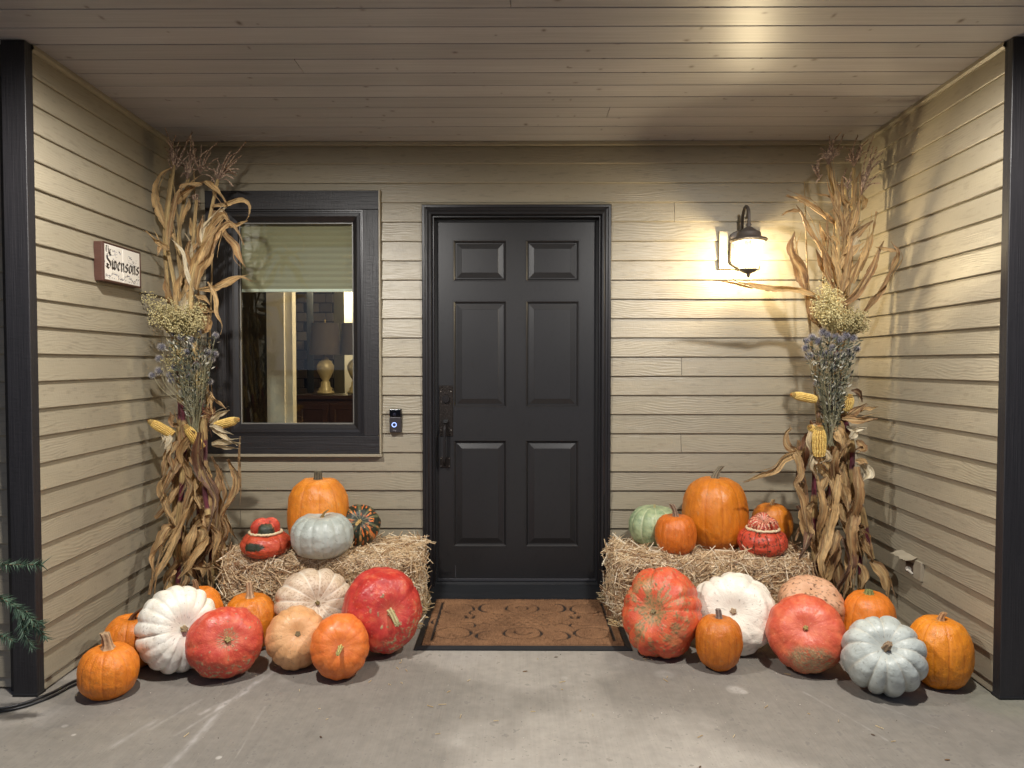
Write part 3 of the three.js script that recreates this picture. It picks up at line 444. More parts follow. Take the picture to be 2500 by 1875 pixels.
// ---------------------------------------------------------------- doormat
{
  const t = thing('doormat', 'brown coir doormat with scroll pattern on a black rubber tray', 'doormat', [0.03, 0, 0.49]);
  const hw = 0.495, hd = 0.335, rub = std({ color: lc(30, 31, 34), roughness: 0.6, bumpMap: rep(skinH, 4, 4), bumpScale: 0.001 });
  const rr = (i, y) => [[-hw + i, y, -hd + i], [hw - i, y, -hd + i], [hw - i, y, hd - i], [-hw + i, y, hd - i]];
  part('rubber_tray', loft([rr(0, 0.001), rr(0, 0.006), rr(0.028, 0.013), rr(0.03, 0.0085)], true, true, 'x'), rub, t);
  const arcs = [], arc = (x, y, rx, ry, a0 = 0, a1 = 6.29, w = 0.009) => { arcs.push([x, y, rx, ry, a0, a1, w]); };
  for (const s of [-1, 1]) {
    const m = (a0, a1) => s < 0 ? [Math.PI - a1, Math.PI - a0] : [a0, a1];
    arc(s * 0.33, -0.16, 0.078, 0.075, ...m(0.4, 5.6)); arc(s * 0.33, 0.17, 0.085, 0.07, ...m(0.6, 5.9)); arc(s * 0.185, -0.18, 0.04, 0.06, ...m(-1.9, 1.6), 0.012); arc(s * 0.16, 0.2, 0.06, 0.055, ...m(-1.7, 1.8), 0.011);
    arc(s * 0.25, -0.11, 0.022, 0.03, ...m(-2.4, 1.6), 0.008); arc(s * 0.27, 0.07, 0.04, 0.035, ...m(2, 5.4), 0.008); arc(s * 0.40, 0.02, 0.05, 0.05, ...m(-1.4, 1.4), 0.009); arc(s * 0.30, 0.02, 0.12, 0.05, ...m(1.2, 2.8), 0.007);
    arc(s * 0.19, 0.08, 0.035, 0.03, ...m(3.4, 5.8), 0.007); arc(s * 0.12, -0.1, 0.03, 0.02, ...m(0.2, 2.6), 0.007);
  }
  arc(0, -0.17, 0.085, 0.075, 0, 6.29, 0.008); arc(0, -0.17, 0.03, 0.035, -4, 2.2, 0.007); arc(0.0, 0.17, 0.09, 0.075, 0, 6.29, 0.008); arc(0, 0.16, 0.04, 0.03, 0, 3.6, 0.007);
  for (let j = 0; j < 6; j++) for (let i = -3; i <= 3; i++) { const x = (i + (j % 2) * 0.5) * 0.044, y = -0.075 + j * 0.028; if (Math.abs(x) < 0.15 - Math.abs(y) * 0.6) arc(x, y - 0.008, 0.021, 0.017, 0.2, 2.94, 0.006); }
  const groove = (x, y) => {
    let g = Math.abs(Math.abs(x) - 0.425) < 0.007 && Math.abs(y) < 0.27 ? 1 : 0;
    for (const [cx, cy, rx, ry, a0, a1, w] of arcs) { const dx = x - cx, dy = y - cy; if (Math.abs(dx) > rx + 0.02 || Math.abs(dy) > ry + 0.02) continue; const q = Math.hypot(dx / rx, dy / ry), d = Math.abs(q - 1) * Math.min(rx, ry); let a = Math.atan2(dy / ry, dx / rx); while (a < a0) a += 6.2832; if (a <= a1 && d < w) g = Math.max(g, ss(w, w * 0.35, d)); }
    for (const s of [-1, 1]) { const dx = Math.abs(x - s * 0.265), dy = y + 0.035; if (dx < 0.03 && dy > -0.03 && dy < 0.02 && dx > 0.008 - dy * 0.3 && dx < 0.026 - dy * 0.2) g = 1; }
    return g;
  };
  const NX = 330, NY = 220, iw = hw - 0.032, id = hd - 0.03, g = new THREE.PlaneGeometry(iw * 2, id * 2, NX, NY); g.rotateX(-Math.PI / 2);
  const p = g.attributes.position, col = new Float32Array(p.count * 3), R = rng(6);
  for (let i = 0; i < p.count; i++) {
    const x = p.getX(i), z = p.getZ(i), gr = groove(x, z), n = fb(x * 7, 2, z * 7, 3), edge = Math.abs(x) > iw - 1e-6 || Math.abs(z) > id - 1e-6;
    p.setY(i, edge ? 0.009 : 0.021 + 0.002 * n + 0.0022 * (R() - 0.5) - 0.0115 * gr);
    let c = mixv(S(112, 80, 55), S(150, 111, 78), cl(0.5 + 0.9 * n + 0.5 * (R() - 0.5))); c = mixv(c, S(30, 28, 27), 0.95 * ss(0.35, 0.8, gr)); col.set(c, i * 3);
  }
  g.setAttribute('color', new THREE.BufferAttribute(col, 3)); g.computeVertexNormals();
  part('coir_pad', g, std({ vertexColors: true, roughness: 1 }), t);
  const fg = new THREE.ConeGeometry(0.0011, 0.009, 3, 1, true); fg.translate(0, 0.0045, 0);
  const N = 26000, im = new THREE.InstancedMesh(fg, std({ roughness: 0.95 }), N), M = new THREE.Matrix4(), Q = new THREE.Quaternion(), E = new THREE.Euler(), C = new THREE.Color();
  let k = 0; for (let tr = 0; tr < N * 2 && k < N; tr++) { const x = (R() * 2 - 1) * iw, z = (R() * 2 - 1) * id; if (groove(x, z) > 0.15) continue; E.set((R() - 0.5) * 1.3, R() * 6.28, (R() - 0.5) * 1.3); M.compose(new THREE.Vector3(x, 0.0175, z), Q.setFromEuler(E), new THREE.Vector3(1, 0.7 + 0.6 * R(), 1)); im.setMatrixAt(k, M); const q = R(); im.setColorAt(k, C.setRGB(...mixv(S(104, 74, 50), S(172, 132, 96), q * q))); k++; }
  im.count = k; im.name = 'coir_pile'; im.userData.kind = 'stuff'; im.castShadow = im.receiveShadow = true; t.add(im);
}

// ---------------------------------------------------------------- straw bales
const straw = new THREE.BoxGeometry(1, 0.0036, 0.0016); // one stalk, a metre long before scaling
const strawM = std({ roughness: 0.62 });
const BALES = {};
function bale(key, label, x0, x1, z0, z1, h, seed) {
  const cx = (x0 + x1) / 2, cz = (z0 + z1) / 2, hx = (x1 - x0) / 2 - 0.012, hz = (z1 - z0) / 2 - 0.012, R = rng(seed);
  const t = thing('straw_bale', label, 'straw bale', [cx, 0, cz], 'straw bales beside the door');
  const dis = (x, y, z) => { // x,z -1..1, y 0..1 on the box surface -> lumpy rounded bale
    const n = 0.016 * fb(x * 2.2 + seed, y * 2 + 3, z * 1.6, 3), X = x * hx, Y = y * h, Z = z * hz, rd = 0.055;
    let ix = cl(X, -hx + rd, hx - rd), iy = cl(Y, 0.02, h - rd), iz = cl(Z, -hz + rd, hz - rd), v = new THREE.Vector3(X - ix, Y - iy, Z - iz); const L = v.length();
    if (L > 1e-5) v.multiplyScalar((rd + n) / L * Math.min(1, L / rd)); return [ix + v.x, Math.max(0.003, iy + v.y + n * y - 0.012 * y * (1 - x * x) * 0.6), iz + v.z, v];
  };
  const g = new THREE.BoxGeometry(2, 1, 2, 44, 16, 20), p = g.attributes.position; for (let i = 0; i < p.count; i++) { const q = dis(p.getX(i), p.getY(i) + 0.5, p.getZ(i)); p.setXYZ(i, q[0] * 0.985, q[1] * 0.985, q[2] * 0.985); } g.computeVertexNormals();
  const nC = p.count, cc = new Float32Array(nC * 3); for (let i = 0; i < nC; i++) cc.set(mixv(S(112, 86, 62), S(150, 120, 88), R()), i * 3); g.setAttribute('color', new THREE.BufferAttribute(cc, 3));
  part('packed_core', g, std({ vertexColors: true, roughness: 0.95 }), t);
  const N = 15500, im = new THREE.InstancedMesh(straw, strawM, N), M = new THREE.Matrix4(), X = new THREE.Vector3(), Y = new THREE.Vector3(), Z = new THREE.Vector3(), C = new THREE.Color();
  const faces = [['top', 0.42], ['front', 0.40], ['l', 0.08], ['r', 0.08], ['back', 0.02]];
  for (let k = 0; k < N; k++) {
    let q = R(), f = 'back'; for (const [nm, s] of faces) { if (q < s) { f = nm; break; } q -= s; }
    const a = R() * 2 - 1, b = R() * 2 - 1, y = R(); let P, nrm;
    if (f === 'top') { P = dis(a, 1, b); nrm = [0, 1, 0]; } else if (f === 'front') { P = dis(a, y, 1); nrm = [0, 0, 1]; } else if (f === 'back') { P = dis(a, y, -1); nrm = [0, 0, -1]; } else { const s = f === 'l' ? -1 : 1; P = dis(s, y, b); nrm = [s, 0, 0]; }
    Y.copy(P[3].lengthSq() > 1e-8 ? P[3].clone().normalize() : new THREE.Vector3(...nrm));
    const edge = (Math.abs(a) > 0.9 ? 1 : 0) + (f === 'top' && b > 0.8 ? 1 : 0) + (f === 'front' && y > 0.85 ? 0.6 : 0), loose = R() < 0.05 + 0.10 * edge;
    X.set(R() - 0.5, (R() - 0.5) * (f === 'top' ? 1 : 0.75), R() - 0.5); if (f === 'top') X.x *= 1.3;
    X.addScaledVector(Y, -X.dot(Y)).normalize().addScaledVector(Y, loose ? (R() - 0.1) * 0.9 : (R() - 0.5) * 0.55).normalize();
    Z.crossVectors(X, Y).normalize(); const Y2 = new THREE.Vector3().crossVectors(Z, X), L = loose ? 0.035 + 0.075 * R() : R() < 0.04 ? 0.10 + 0.14 * R() : 0.02 + 0.055 * R(), out = loose ? L * 0.22 : 0.004 * (R() - 0.3) + 0.003, wd = 0.6 + 0.8 * R();
    const py = Math.max(0.004, P[1] + Y.y * out);
    M.makeBasis(X.clone().multiplyScalar(L), Y2.multiplyScalar(wd), Z.clone().multiplyScalar(wd)).setPosition(P[0] + Y.x * out, py, P[2] + Y.z * out); im.setMatrixAt(k, M);
    const s = R(); im.setColorAt(k, C.setRGB(...(s < 0.22 ? mixv(S(146, 114, 84), S(178, 144, 108), R()) : s > 0.82 ? S(246, 232, 204) : mixv(S(198, 166, 124), S(234, 212, 174), R()))));
  }
  im.name = 'straw'; im.userData.kind = 'stuff'; im.castShadow = im.receiveShadow = true; t.add(im);
  BALES[key] = { top: (x, z) => dis((x - cx) / hx, 1, (z - cz) / hz)[1] };
}
bale('left', 'straw bale with squashes on top, on the window side of the door', -1.475, -0.492, 0.085, 0.54, 0.338, 21);
bale('right', 'straw bale with pumpkins on top, on the lantern side of the door', 0.485, 1.475, 0.085, 0.54, 0.338, 58);

// ---------------------------------------------------------------- pumpkins and squashes
const pumpM = phys({ vertexColors: true, roughness: 0.52, bumpMap: rep(skinH, 5, 3), bumpScale: 0.0016, roughnessMap: rep(dullR, 2, 1), clearcoat: 0.10, clearcoatRoughness: 0.35 });
const glossM = phys({ vertexColors: true, roughness: 0.54, bumpMap: rep(skinH, 4, 2), bumpScale: 0.0016, roughnessMap: rep(dullR, 2, 1), clearcoat: 0.14, clearcoatRoughness: 0.28 });
const stemM = std({ vertexColors: true, roughness: 0.8, bumpMap: rep(fibreH, 3, 1), bumpScale: 0.0016 });
function gourd(o) {                                       // lobed body; returns geometry in its own frame, stem end at +y
  const { a, c = a, h, ribs = 12, depth = 0.06, sharp = 0.5, dip = 0.16, dipB = 0.12, taper = 0, lump = 0.02, p: pw = 0.85, q: qw = 0.92, spin = 0, seed = 1, col } = o;
  const N = o.N ?? 168, M = o.M ?? 96, r = rng(seed), ph = [r() * 6, r() * 6, r() * 6], jit = o.jit ?? 0.35, pos = [], uv = [], clr = [], idx = [], dep = Array.from({ length: ribs + 1 }, () => 0.35 + 1.2 * r());
  for (let j = 0; j <= M; j++) for (let i = 0; i <= N; i++) {
    const th = 6.283185 * (i % N) / N, f = Math.PI * j / M, s = Math.sin(f), cc = Math.cos(f);
    const tw = th + spin + jit / ribs * (Math.sin(2 * th + ph[0]) + 0.7 * Math.sin(3 * th + ph[1]) + 0.5 * Math.sin(5 * th + ph[2])), lobe = ((tw * ribs / 6.283185) % ribs + ribs) % ribs;
    const fr = lobe - Math.floor(lobe), g = Math.sin(Math.PI * fr), rib = Math.pow(Math.max(0, g), sharp), d = depth * (dep[fr < 0.5 ? Math.floor(lobe) : Math.floor(lobe + 1) % ribs]);
    let rad = Math.pow(s, pw) * (1 - d * (1 - rib) * (0.25 + 0.75 * s)) * (1 + taper * cc);
    const dx = Math.cos(th) * s, dz = Math.sin(th) * s, ln = fb(dx * 1.6 + seed, cc * 1.6, dz * 1.6, 2);
    let y = Math.sign(cc) * Math.pow(Math.abs(cc), qw); const rr0 = Math.pow(s, pw);
    y -= cc > 0 ? dip * Math.exp(-((rr0 / 0.36) ** 2)) + depth * 0.55 * (1 - rib) * s * cc : 0; y += cc < 0 ? dipB * Math.exp(-((rr0 / 0.36) ** 2)) : 0;
    const ctx = { th, tw, fr, rib, lobe: Math.floor(lobe), s, c: cc, y, x: dx, z: dz, ln }, out = col(ctx), k = 1 + lump * 2.6 * ln + 0.012 * fb(dx * 6 + seed, cc * 6, dz * 6, 2) + (out[3] ?? 0);
    pos.push(rad * k * a * Math.cos(th), y * k * h, rad * k * c * Math.sin(th)); uv.push(i / N, 1 - j / M); clr.push(out[0], out[1], out[2]);
  }
  for (let j = 0; j < M; j++) for (let i = 0; i < N; i++) { const A = j * (N + 1) + i, B = A + 1, C = A + N + 1, D = C + 1; if (j > 0) idx.push(A, C, B); if (j < M - 1) idx.push(B, C, D); }
  const geo = new THREE.BufferGeometry(); geo.setAttribute('position', new THREE.Float32BufferAttribute(pos, 3)); geo.setAttribute('uv', new THREE.Float32BufferAttribute(uv, 2)); geo.setAttribute('color', new THREE.Float32BufferAttribute(clr, 3)); geo.setIndex(idx); geo.computeVertexNormals();
  const n = geo.attributes.normal, v = new THREE.Vector3(), w = new THREE.Vector3();
  for (let j = 0; j <= M; j++) { const A = j * (N + 1), B = A + N; v.fromBufferAttribute(n, A).add(w.fromBufferAttribute(n, B)).normalize(); if (j === 0) v.set(0, 1, 0); if (j === M) v.set(0, -1, 0); n.setXYZ(A, v.x, v.y, v.z); n.setXYZ(B, v.x, v.y, v.z); if (j === 0 || j === M) for (let i = 0; i <= N; i++) n.setXYZ(A + i, v.x, v.y, v.z); }
  geo.userData.top = (1 - dip) * h; return geo;
}
function stemGeo({ l, r = 0.012, bend = [0, 0], flare = 1.9, tip = 1, c0 = S(150, 118, 84), c1 = S(96, 74, 54), seed = 3, ridges = 5 }, y0) {
  const N = 30, M = 20, P = [], uv = [], cl3 = [], idx = [], R = rng(seed), p0 = R() * 6;
  for (let j = 0; j <= M; j++) {
    const t = j / M, b = t * t, rr = r * (1 + (flare - 1) * Math.exp(-t * 7)) * (1 + (tip - 1) * ss(0.6, 1, t)) * (1 - 0.12 * t);
    for (let i = 0; i <= N; i++) { const a = 6.283185 * (i % N) / N + t * 0.5, k = 1 + (0.14 + 0.16 * Math.exp(-t * 6)) * Math.cos(ridges * a + p0) + 0.06 * nz(Math.cos(a) * 3, t * 5 + seed, Math.sin(a) * 3); P.push(bend[0] * b + Math.cos(a) * rr * k, y0 - 0.006 + l * t * (1 - 0.12 * t * Math.hypot(...bend) / Math.max(l, 0.01)), bend[1] * b + Math.sin(a) * rr * k); uv.push(i / N, t); cl3.push(...mixv(c0, c1, cl(0.45 - 0.4 * Math.cos(ridges * a + p0) + 0.5 * nz(a * 2, t * 8, seed)))); }
  }
  for (let j = 0; j < M; j++) for (let i = 0; i < N; i++) { const A = j * (N + 1) + i, C = A + N + 1; idx.push(A, C, A + 1, A + 1, C, C + 1); }
  const base = M * (N + 1), ci = P.length / 3; P.push(bend[0], y0 - 0.006 + l * (1 - 0.12 * Math.hypot(...bend) / Math.max(l, 0.01)) - r * 0.15, bend[1]); uv.push(0.5, 1); cl3.push(...c0.map(q => q * 0.8)); for (let i = 0; i < N; i++) idx.push(base + i, ci, base + i + 1);
  const g = new THREE.BufferGeometry(); g.setAttribute('position', new THREE.Float32BufferAttribute(P, 3)); g.setAttribute('uv', new THREE.Float32BufferAttribute(uv, 2)); g.setAttribute('color', new THREE.Float32BufferAttribute(cl3, 3)); g.setIndex(idx); g.computeVertexNormals(); return g;
}
function frame(axis) { const Y = new THREE.Vector3(...axis).normalize(), X = Math.abs(Y.y) > 0.985 ? new THREE.Vector3(1, 0, 0) : new THREE.Vector3(0, 1, 0).cross(Y).normalize(); X.addScaledVector(Y, -X.dot(Y)).normalize(); return new THREE.Matrix4().makeBasis(X, Y, X.clone().cross(Y)); }
function pumpkin(o) {
  const g = gourd(o), top = g.userData.top, M = frame(o.axis ?? [0, 1, 0]); g.applyMatrix4(M); g.computeBoundingBox(); const lift = -g.boundingBox.min.y - (o.sink ?? 0.003); g.translate(0, lift, 0);
  const t = thing(o.name ?? 'pumpkin', o.label, o.category ?? 'pumpkin', [o.at[0], o.at[1], o.at[2]], o.group);
  part('body', g, o.mat ?? pumpM, t);
  if (o.stem) { const s = stemGeo({ seed: o.seed, ...o.stem }, top); s.applyMatrix4(M); s.translate(0, lift, 0); part('stem', s, stemM, t); }
  t.userData.lift = undefined; delete t.userData.lift; return [t, M, lift, top];
}
// skins: linear colour and, fourth, how far the skin stands out
const orange = (A, B, seed, pale = 0) => c => { const n = fb(c.x * 5 + seed, c.y * 3, c.z * 5, 3), f = fb(c.x * 26, c.y * 20 + seed, c.z * 26, 2); let k = mixv(A, B, cl(0.45 + 0.9 * n + 0.35 * f)); k = mixv(k, A.map(q => q * 1.12), 0.5 * ss(0.05, 0.5, nz(c.tw * 16, c.y * 1.7, seed))); k = mixv(k, [B[0] * 0.66, B[1] * 0.5, B[2] * 0.55], 0.6 * ss(0.8, 0.3, c.rib)); if (pale) k = mixv(k, S(226, 178, 112), pale * ss(0.25, 0.6, fb(c.x * 9, c.y * 9 + seed, c.z * 9, 2))); const sp = fb(c.x * 60 + seed, c.y * 60, c.z * 60, 1); if (sp > 0.5) k = mixv(k, S(160, 96, 44), 0.5); const sc = ss(0.27, 0.36, fb(c.x * 6 + seed * 1.7, c.y * 9, c.z * 6, 3)) * cl(0.6 + 1.4 * f); k = mixv(k, S(190, 142, 86), 0.55 * sc); return [...k, 0.004 * f]; };
const OR1 = S(226, 132, 32), OR2 = S(206, 108, 22), OD1 = S(216, 116, 34), OD2 = S(192, 94, 24);
const red = (A, B, seed, scab = () => 0) => c => { const n = fb(c.x * 4 + seed, c.y * 3, c.z * 4, 3), rs = nz(c.tw * 22, c.y * 1.5, seed), mo = fb(c.x * 16 + seed, c.y * 16, c.z * 16, 3); let k = mixv(A, B, cl(0.5 + 1.0 * n + 0.35 * rs + 0.5 * mo)); k = mixv(k, S(224, 128, 84), 0.35 * ss(0.1, 0.5, -n + 0.4 * mo)); k = mixv(k, S(230, 132, 104), 0.35 * ss(0.35, 0.05, c.s) * (c.c > 0 ? 1 : 0) * cl(0.6 + rs)); const sp = fb(c.x * 48 + seed, c.y * 48, c.z * 48, 1); if (sp > 0.5) k = mixv(k, S(230, 160, 122), 0.5 * ss(0.5, 0.62, sp)); const e = scab(c); let d = 0.003 * n; if (e > 0) { const f = fb(c.x * 34, c.y * 34 + seed, c.z * 34, 2); k = mixv(k, mixv(S(196, 168, 122), S(112, 98, 72), cl(0.5 + f)), cl(e)); d += 0.018 * e * (0.6 + f); } return [...k, d]; };
const pale = (A, B, seed, dirt = 0.2, groove = null) => c => { const n = fb(c.x * 4 + seed, c.y * 4, c.z * 4, 3), f = fb(c.x * 24 + seed, c.y * 24, c.z * 24, 2); let k = mixv(A, B, cl(0.5 + n)); if (groove) k = mixv(k, groove, 0.6 * ss(0.6, 0.15, c.rib)); k = mixv(k, S(168, 148, 116), dirt * ss(0.2, 0.55, f + 0.6 * n)); const sp = fb(c.x * 44, c.y * 44 + seed, c.z * 44, 1); if (sp > 0.56) k = mixv(k, S(96, 90, 76), 0.55); return [...k, 0.004 * f]; };
const G1 = 'orange carving pumpkins', G2 = 'large red squashes';

// in front of the left bale
pumpkin({ N: 240, label: 'small orange pumpkin with thick flared stem, nearest the fir branch post', at: [-1.6, 0, 1.257], a: 0.109, h: 0.104, ribs: 15, depth: 0.05, sharp: 0.2, dip: 0.2, seed: 3, group: G1, col: orange(OR1, OR2, 3), stem: { l: 0.075, r: 0.016, bend: [-0.012, 0.004], flare: 2.6, tip: 1.12, c0: S(190, 158, 122), c1: S(126, 96, 68) } });
pumpkin({ N: 240, label: 'orange pumpkin with long curled brown stem, between the side wall and white pumpkin', at: [-1.655, 0, 0.985], a: 0.116, h: 0.118, ribs: 14, depth: 0.06, sharp: 0.2, dip: 0.24, seed: 5, group: G1, col: orange(OR1, OR2, 5), stem: { l: 0.075, r: 0.0105, bend: [0.07, 0.0], flare: 2, c0: S(120, 82, 52), c1: S(74, 50, 34) } });
pumpkin({ label: 'large white ribbed pumpkin tipped to face the camera, beside the side wall', at: [-1.435, 0, 1.03], a: 0.166, c: 0.180, h: 0.125, axis: [0.62, 0.27, 0.73], ribs: 18, depth: 0.115, sharp: 0.34, dip: 0.30, dipB: 0.3, p: 0.74, seed: 7, mat: glossM, col: pale(S(240, 236, 224), S(226, 218, 200), 7, 0.16, S(214, 204, 178)), stem: { l: 0.03, r: 0.013, flare: 1.7, c0: S(178, 158, 120), c1: S(120, 98, 70) } });
pumpkin({ N: 240, label: 'orange pumpkin mostly hidden behind the large white ribbed pumpkin', at: [-1.47, 0, 0.775], a: 0.118, h: 0.146, ribs: 13, depth: 0.05, sharp: 0.2, seed: 9, group: G1, col: orange(OR1, OR2, 9), stem: { l: 0.06, r: 0.011, bend: [-0.01, 0], c0: S(150, 118, 84), c1: S(104, 78, 52) } });
pumpkin({ label: 'red squash with scabs round its lower rim, in front of white ribbed pumpkin', at: [-1.212, 0, 1.085], a: 0.155, c: 0.143, h: 0.118, axis: [0.44, 0.40, 0.80], ribs: 10, depth: 0.035, sharp: 0.8, dip: 0.18, jit: 0.8, lump: 0.03, seed: 11, group: G2, mat: glossM, col: red(S(210, 90, 62), S(186, 58, 44), 11, c => 1.2 * ss(0.10, 0.24, fb(c.x * 10 + 3, c.y * 10, c.z * 10, 3)) * ss(0.55, 0.85, c.s) * ss(0.25, 0.6, c.z) + ss(0.37, 0.43, fb(c.x * 8, c.y * 8 + 4, c.z * 8, 2)) + ss(0.28, 0.14, c.s) * (c.c > 0 ? 1 : 0) * ss(-0.1, 0.2, nz(c.tw * 9, c.s * 14, 2))), stem: { l: 0.022, r: 0.012, flare: 1.8, c0: S(196, 172, 112), c1: S(122, 104, 62) } });
pumpkin({ N: 240, label: 'orange pumpkin with tall pale stem, in front of the window-side bale', at: [-1.222, 0, 0.78], a: 0.117, h: 0.131, ribs: 16, depth: 0.055, sharp: 0.2, dip: 0.2, seed: 13, group: G1, col: orange(S(216, 128, 26), S(192, 100, 16), 13), stem: { l: 0.085, r: 0.0135, bend: [-0.006, 0.0], flare: 1.9, tip: 1.1, c0: S(206, 178, 142), c1: S(138, 106, 78) } });
pumpkin({ label: 'cream netted pumpkin with pale grooves, leaning on the window-side bale', at: [-0.955, 0, 0.688], a: 0.184, c: 0.168, h: 0.125, axis: [0.42, 0.34, 0.84], ribs: 13, depth: 0.12, sharp: 0.5, dip: 0.26, p: 0.75, seed: 15, col: c => { const f = fb(c.x * 30 + 2, c.y * 30, c.z * 30, 3), n = fb(c.x * 4, c.y * 4, c.z * 4, 2); let k = mixv(S(226, 208, 184), S(206, 182, 152), cl(0.5 + n)); k = mixv(k, S(158, 122, 92), 0.75 * ss(0.0, 0.3, f) * ss(0.4, 0.75, c.rib)); k = mixv(k, S(236, 228, 212), 0.7 * ss(0.6, 0.2, c.rib)); return [...k, 0.006 * f]; }, stem: { l: 0.02, r: 0.009, c0: S(150, 132, 84), c1: S(96, 78, 48) } });
pumpkin({ label: 'smooth tan pumpkin with corky stem end, touching the bright orange round squash', at: [-0.945, 0, 0.992], a: 0.127, c: 0.130, h: 0.102, axis: [0.34, 0.50, 0.80], ribs: 17, depth: 0.035, sharp: 0.7, dip: 0.2, seed: 17, mat: glossM, col: pale(S(222, 170, 118), S(206, 150, 98), 17, 0.1), stem: { l: 0.010, r: 0.012, flare: 1.3, c0: S(140, 120, 84), c1: S(84, 66, 46) } });
pumpkin({ label: 'bright orange round squash with short green stem, left of the doormat', at: [-0.733, 0, 1.084], a: 0.120, c: 0.131, h: 0.108, axis: [0.25, 0.32, 0.92], ribs: 13, depth: 0.03, sharp: 0.8, dip: 0.12, taper: 0.05, seed: 19, mat: glossM, col: red(S(232, 128, 52), S(214, 104, 36), 19), stem: { l: 0.048, r: 0.0085, bend: [-0.012, 0.022], flare: 1.6, c0: S(206, 190, 110), c1: S(116, 104, 66) } });
pumpkin({ label: 'biggest red squash with drooping corky stem, right beside the doormat', at: [-0.605, 0, 0.832], a: 0.178, c: 0.186, h: 0.145, axis: [0.45, 0.24, 0.86], ribs: 11, depth: 0.026, sharp: 0.8, dip: 0.18, jit: 0.9, lump: 0.035, seed: 23, group: G2, mat: glossM, col: red(S(202, 66, 50), S(174, 42, 40), 23, c => 1.1 * ss(0.08, 0.22, fb(c.x * 13 + 8, c.y * 13, c.z * 13, 3)) * ss(0.25, 0.55, c.z * 0.8 + 0.5 * c.x) + ss(0.34, 0.4, fb(c.x * 9, c.y * 9, c.z * 9 + 4, 2)) * ss(0.85, 0.3, c.s)), stem: { l: 0.062, r: 0.0125, bend: [0.012, 0.052], flare: 1.8, c0: S(196, 184, 134), c1: S(120, 106, 66) } });
// in front of the right bale
pumpkin({ label: 'orange-red warty pumpkin with scabby scars round its stem, right beside the doormat', at: [0.648, 0, 0.842], a: 0.175, c: 0.20, h: 0.135, axis: [-0.5, 0.34, 0.8], ribs: 10, depth: 0.10, sharp: 0.5, dip: 0.3, jit: 1.3, lump: 0.045, seed: 29, col: c => { const n = fb(c.x * 4, c.y * 4, c.z * 4 + 2, 3); let k = mixv(S(220, 104, 60), S(198, 70, 48), cl(0.5 + n)); const w = fb(c.x * 22, c.y * 22, c.z * 22 + 5, 2), rad = nz(c.tw * 5, c.s * 2.5, 3.3), sc = cl(ss(0.34, 0.1, c.s) * (c.c > 0 ? 1.2 : 0) + ss(-0.02, 0.2, rad + 0.5 * w) * ss(1.05, 0.5, c.s) * (c.c > 0 ? 1 : 0) + 0.95 * ss(0.14, 0.3, fb(c.x * 11, c.y * 11, c.z * 11, 3))); k = mixv(k, mixv(S(186, 164, 112), S(112, 104, 64), cl(0.5 + 1.2 * w)), cl(sc) * cl(0.75 + w)); return [...k, 0.02 * cl(sc) * (0.4 + w) + 0.012 * ss(0.3, 0.5, fb(c.x * 26, c.y * 26 + 7, c.z * 26, 1))]; }, stem: { l: 0.016, r: 0.011, flare: 1.6, c0: S(170, 150, 106), c1: S(96, 84, 60) } });
pumpkin({ label: 'large flat white pumpkin leaning on the lantern-side bale', at: [0.988, 0, 0.80], a: 0.188, c: 0.182, h: 0.105, axis: [-0.30, 0.40, 0.86], ribs: 13, depth: 0.05, sharp: 0.7, dip: 0.2, p: 0.7, jit: 1.2, lump: 0.05, seed: 31, mat: glossM, col: pale(S(240, 234, 216), S(228, 220, 204), 31, 0.22), stem: { l: 0.012, r: 0.012, flare: 1.6, c0: S(190, 168, 136), c1: S(140, 112, 84) } });
pumpkin({ N: 240, label: 'small dull orange pumpkin with grey stem, in front of the flat white one', at: [0.863, 0, 1.0], a: 0.098, h: 0.115, ribs: 18, depth: 0.03, sharp: 0.2, dip: 0.1, dipB: 0.02, taper: 0.04, p: 0.8, lump: 0.025, seed: 33, group: G1, col: orange(S(206, 118, 28), S(182, 92, 16), 33), stem: { l: 0.045, r: 0.0125, bend: [-0.004, 0], flare: 1.35, c0: S(156, 140, 128), c1: S(96, 82, 76) } });
pumpkin({ label: 'red squash with a grey corky patch below its stem, beside the blue-grey pumpkin', at: [1.228, 0, 1.012], a: 0.161, c: 0.160, h: 0.12, axis: [-0.33, 0.50, 0.78], ribs: 13, depth: 0.028, sharp: 0.7, dip: 0.17, lump: 0.025, seed: 37, group: G2, mat: glossM, col: red(S(216, 106, 70), S(196, 78, 54), 37, c => { const m = ss(0.62, 0.3, Math.hypot((c.x - 0.16) * 0.85, (c.z - 0.72) * 1.5)) * ss(-0.15, 0.12, fb(c.x * 8, c.y * 8, c.z * 8, 3) + 0.2); return 1.15 * m * cl(0.75 + 1.1 * fb(c.x * 40, c.y * 40, c.z * 40, 1)); }), stem: { l: 0.018, r: 0.010, flare: 1.6, c0: S(188, 160, 92), c1: S(110, 88, 52) } });
pumpkin({ label: 'pinkish warty squash with dark flecks, behind the red squash with the corky patch', at: [1.37, 0, 0.715], a: 0.150, c: 0.15, h: 0.155, axis: [-0.2, 0.8, 0.5], ribs: 10, depth: 0.03, sharp: 0.9, dip: 0.1, lump: 0.03, seed: 41, col: c => { const f = fb(c.tw * 2.2, c.y * 12, 3 + c.x, 3), n = fb(c.x * 5, c.y * 5, c.z * 5, 2); let k = mixv(S(226, 178, 142), S(210, 158, 120), cl(0.5 + n)); const d = nz(c.x * 11 + 2, c.y * 5 + c.x * 5, c.z * 17) + 0.25 * nz(c.x * 40, c.y * 40, c.z * 40); k = mixv(k, S(104, 72, 46), 0.8 * ss(0.28, 0.46, d)); return [...k, 0.012 * ss(0.25, 0.5, d)]; } });
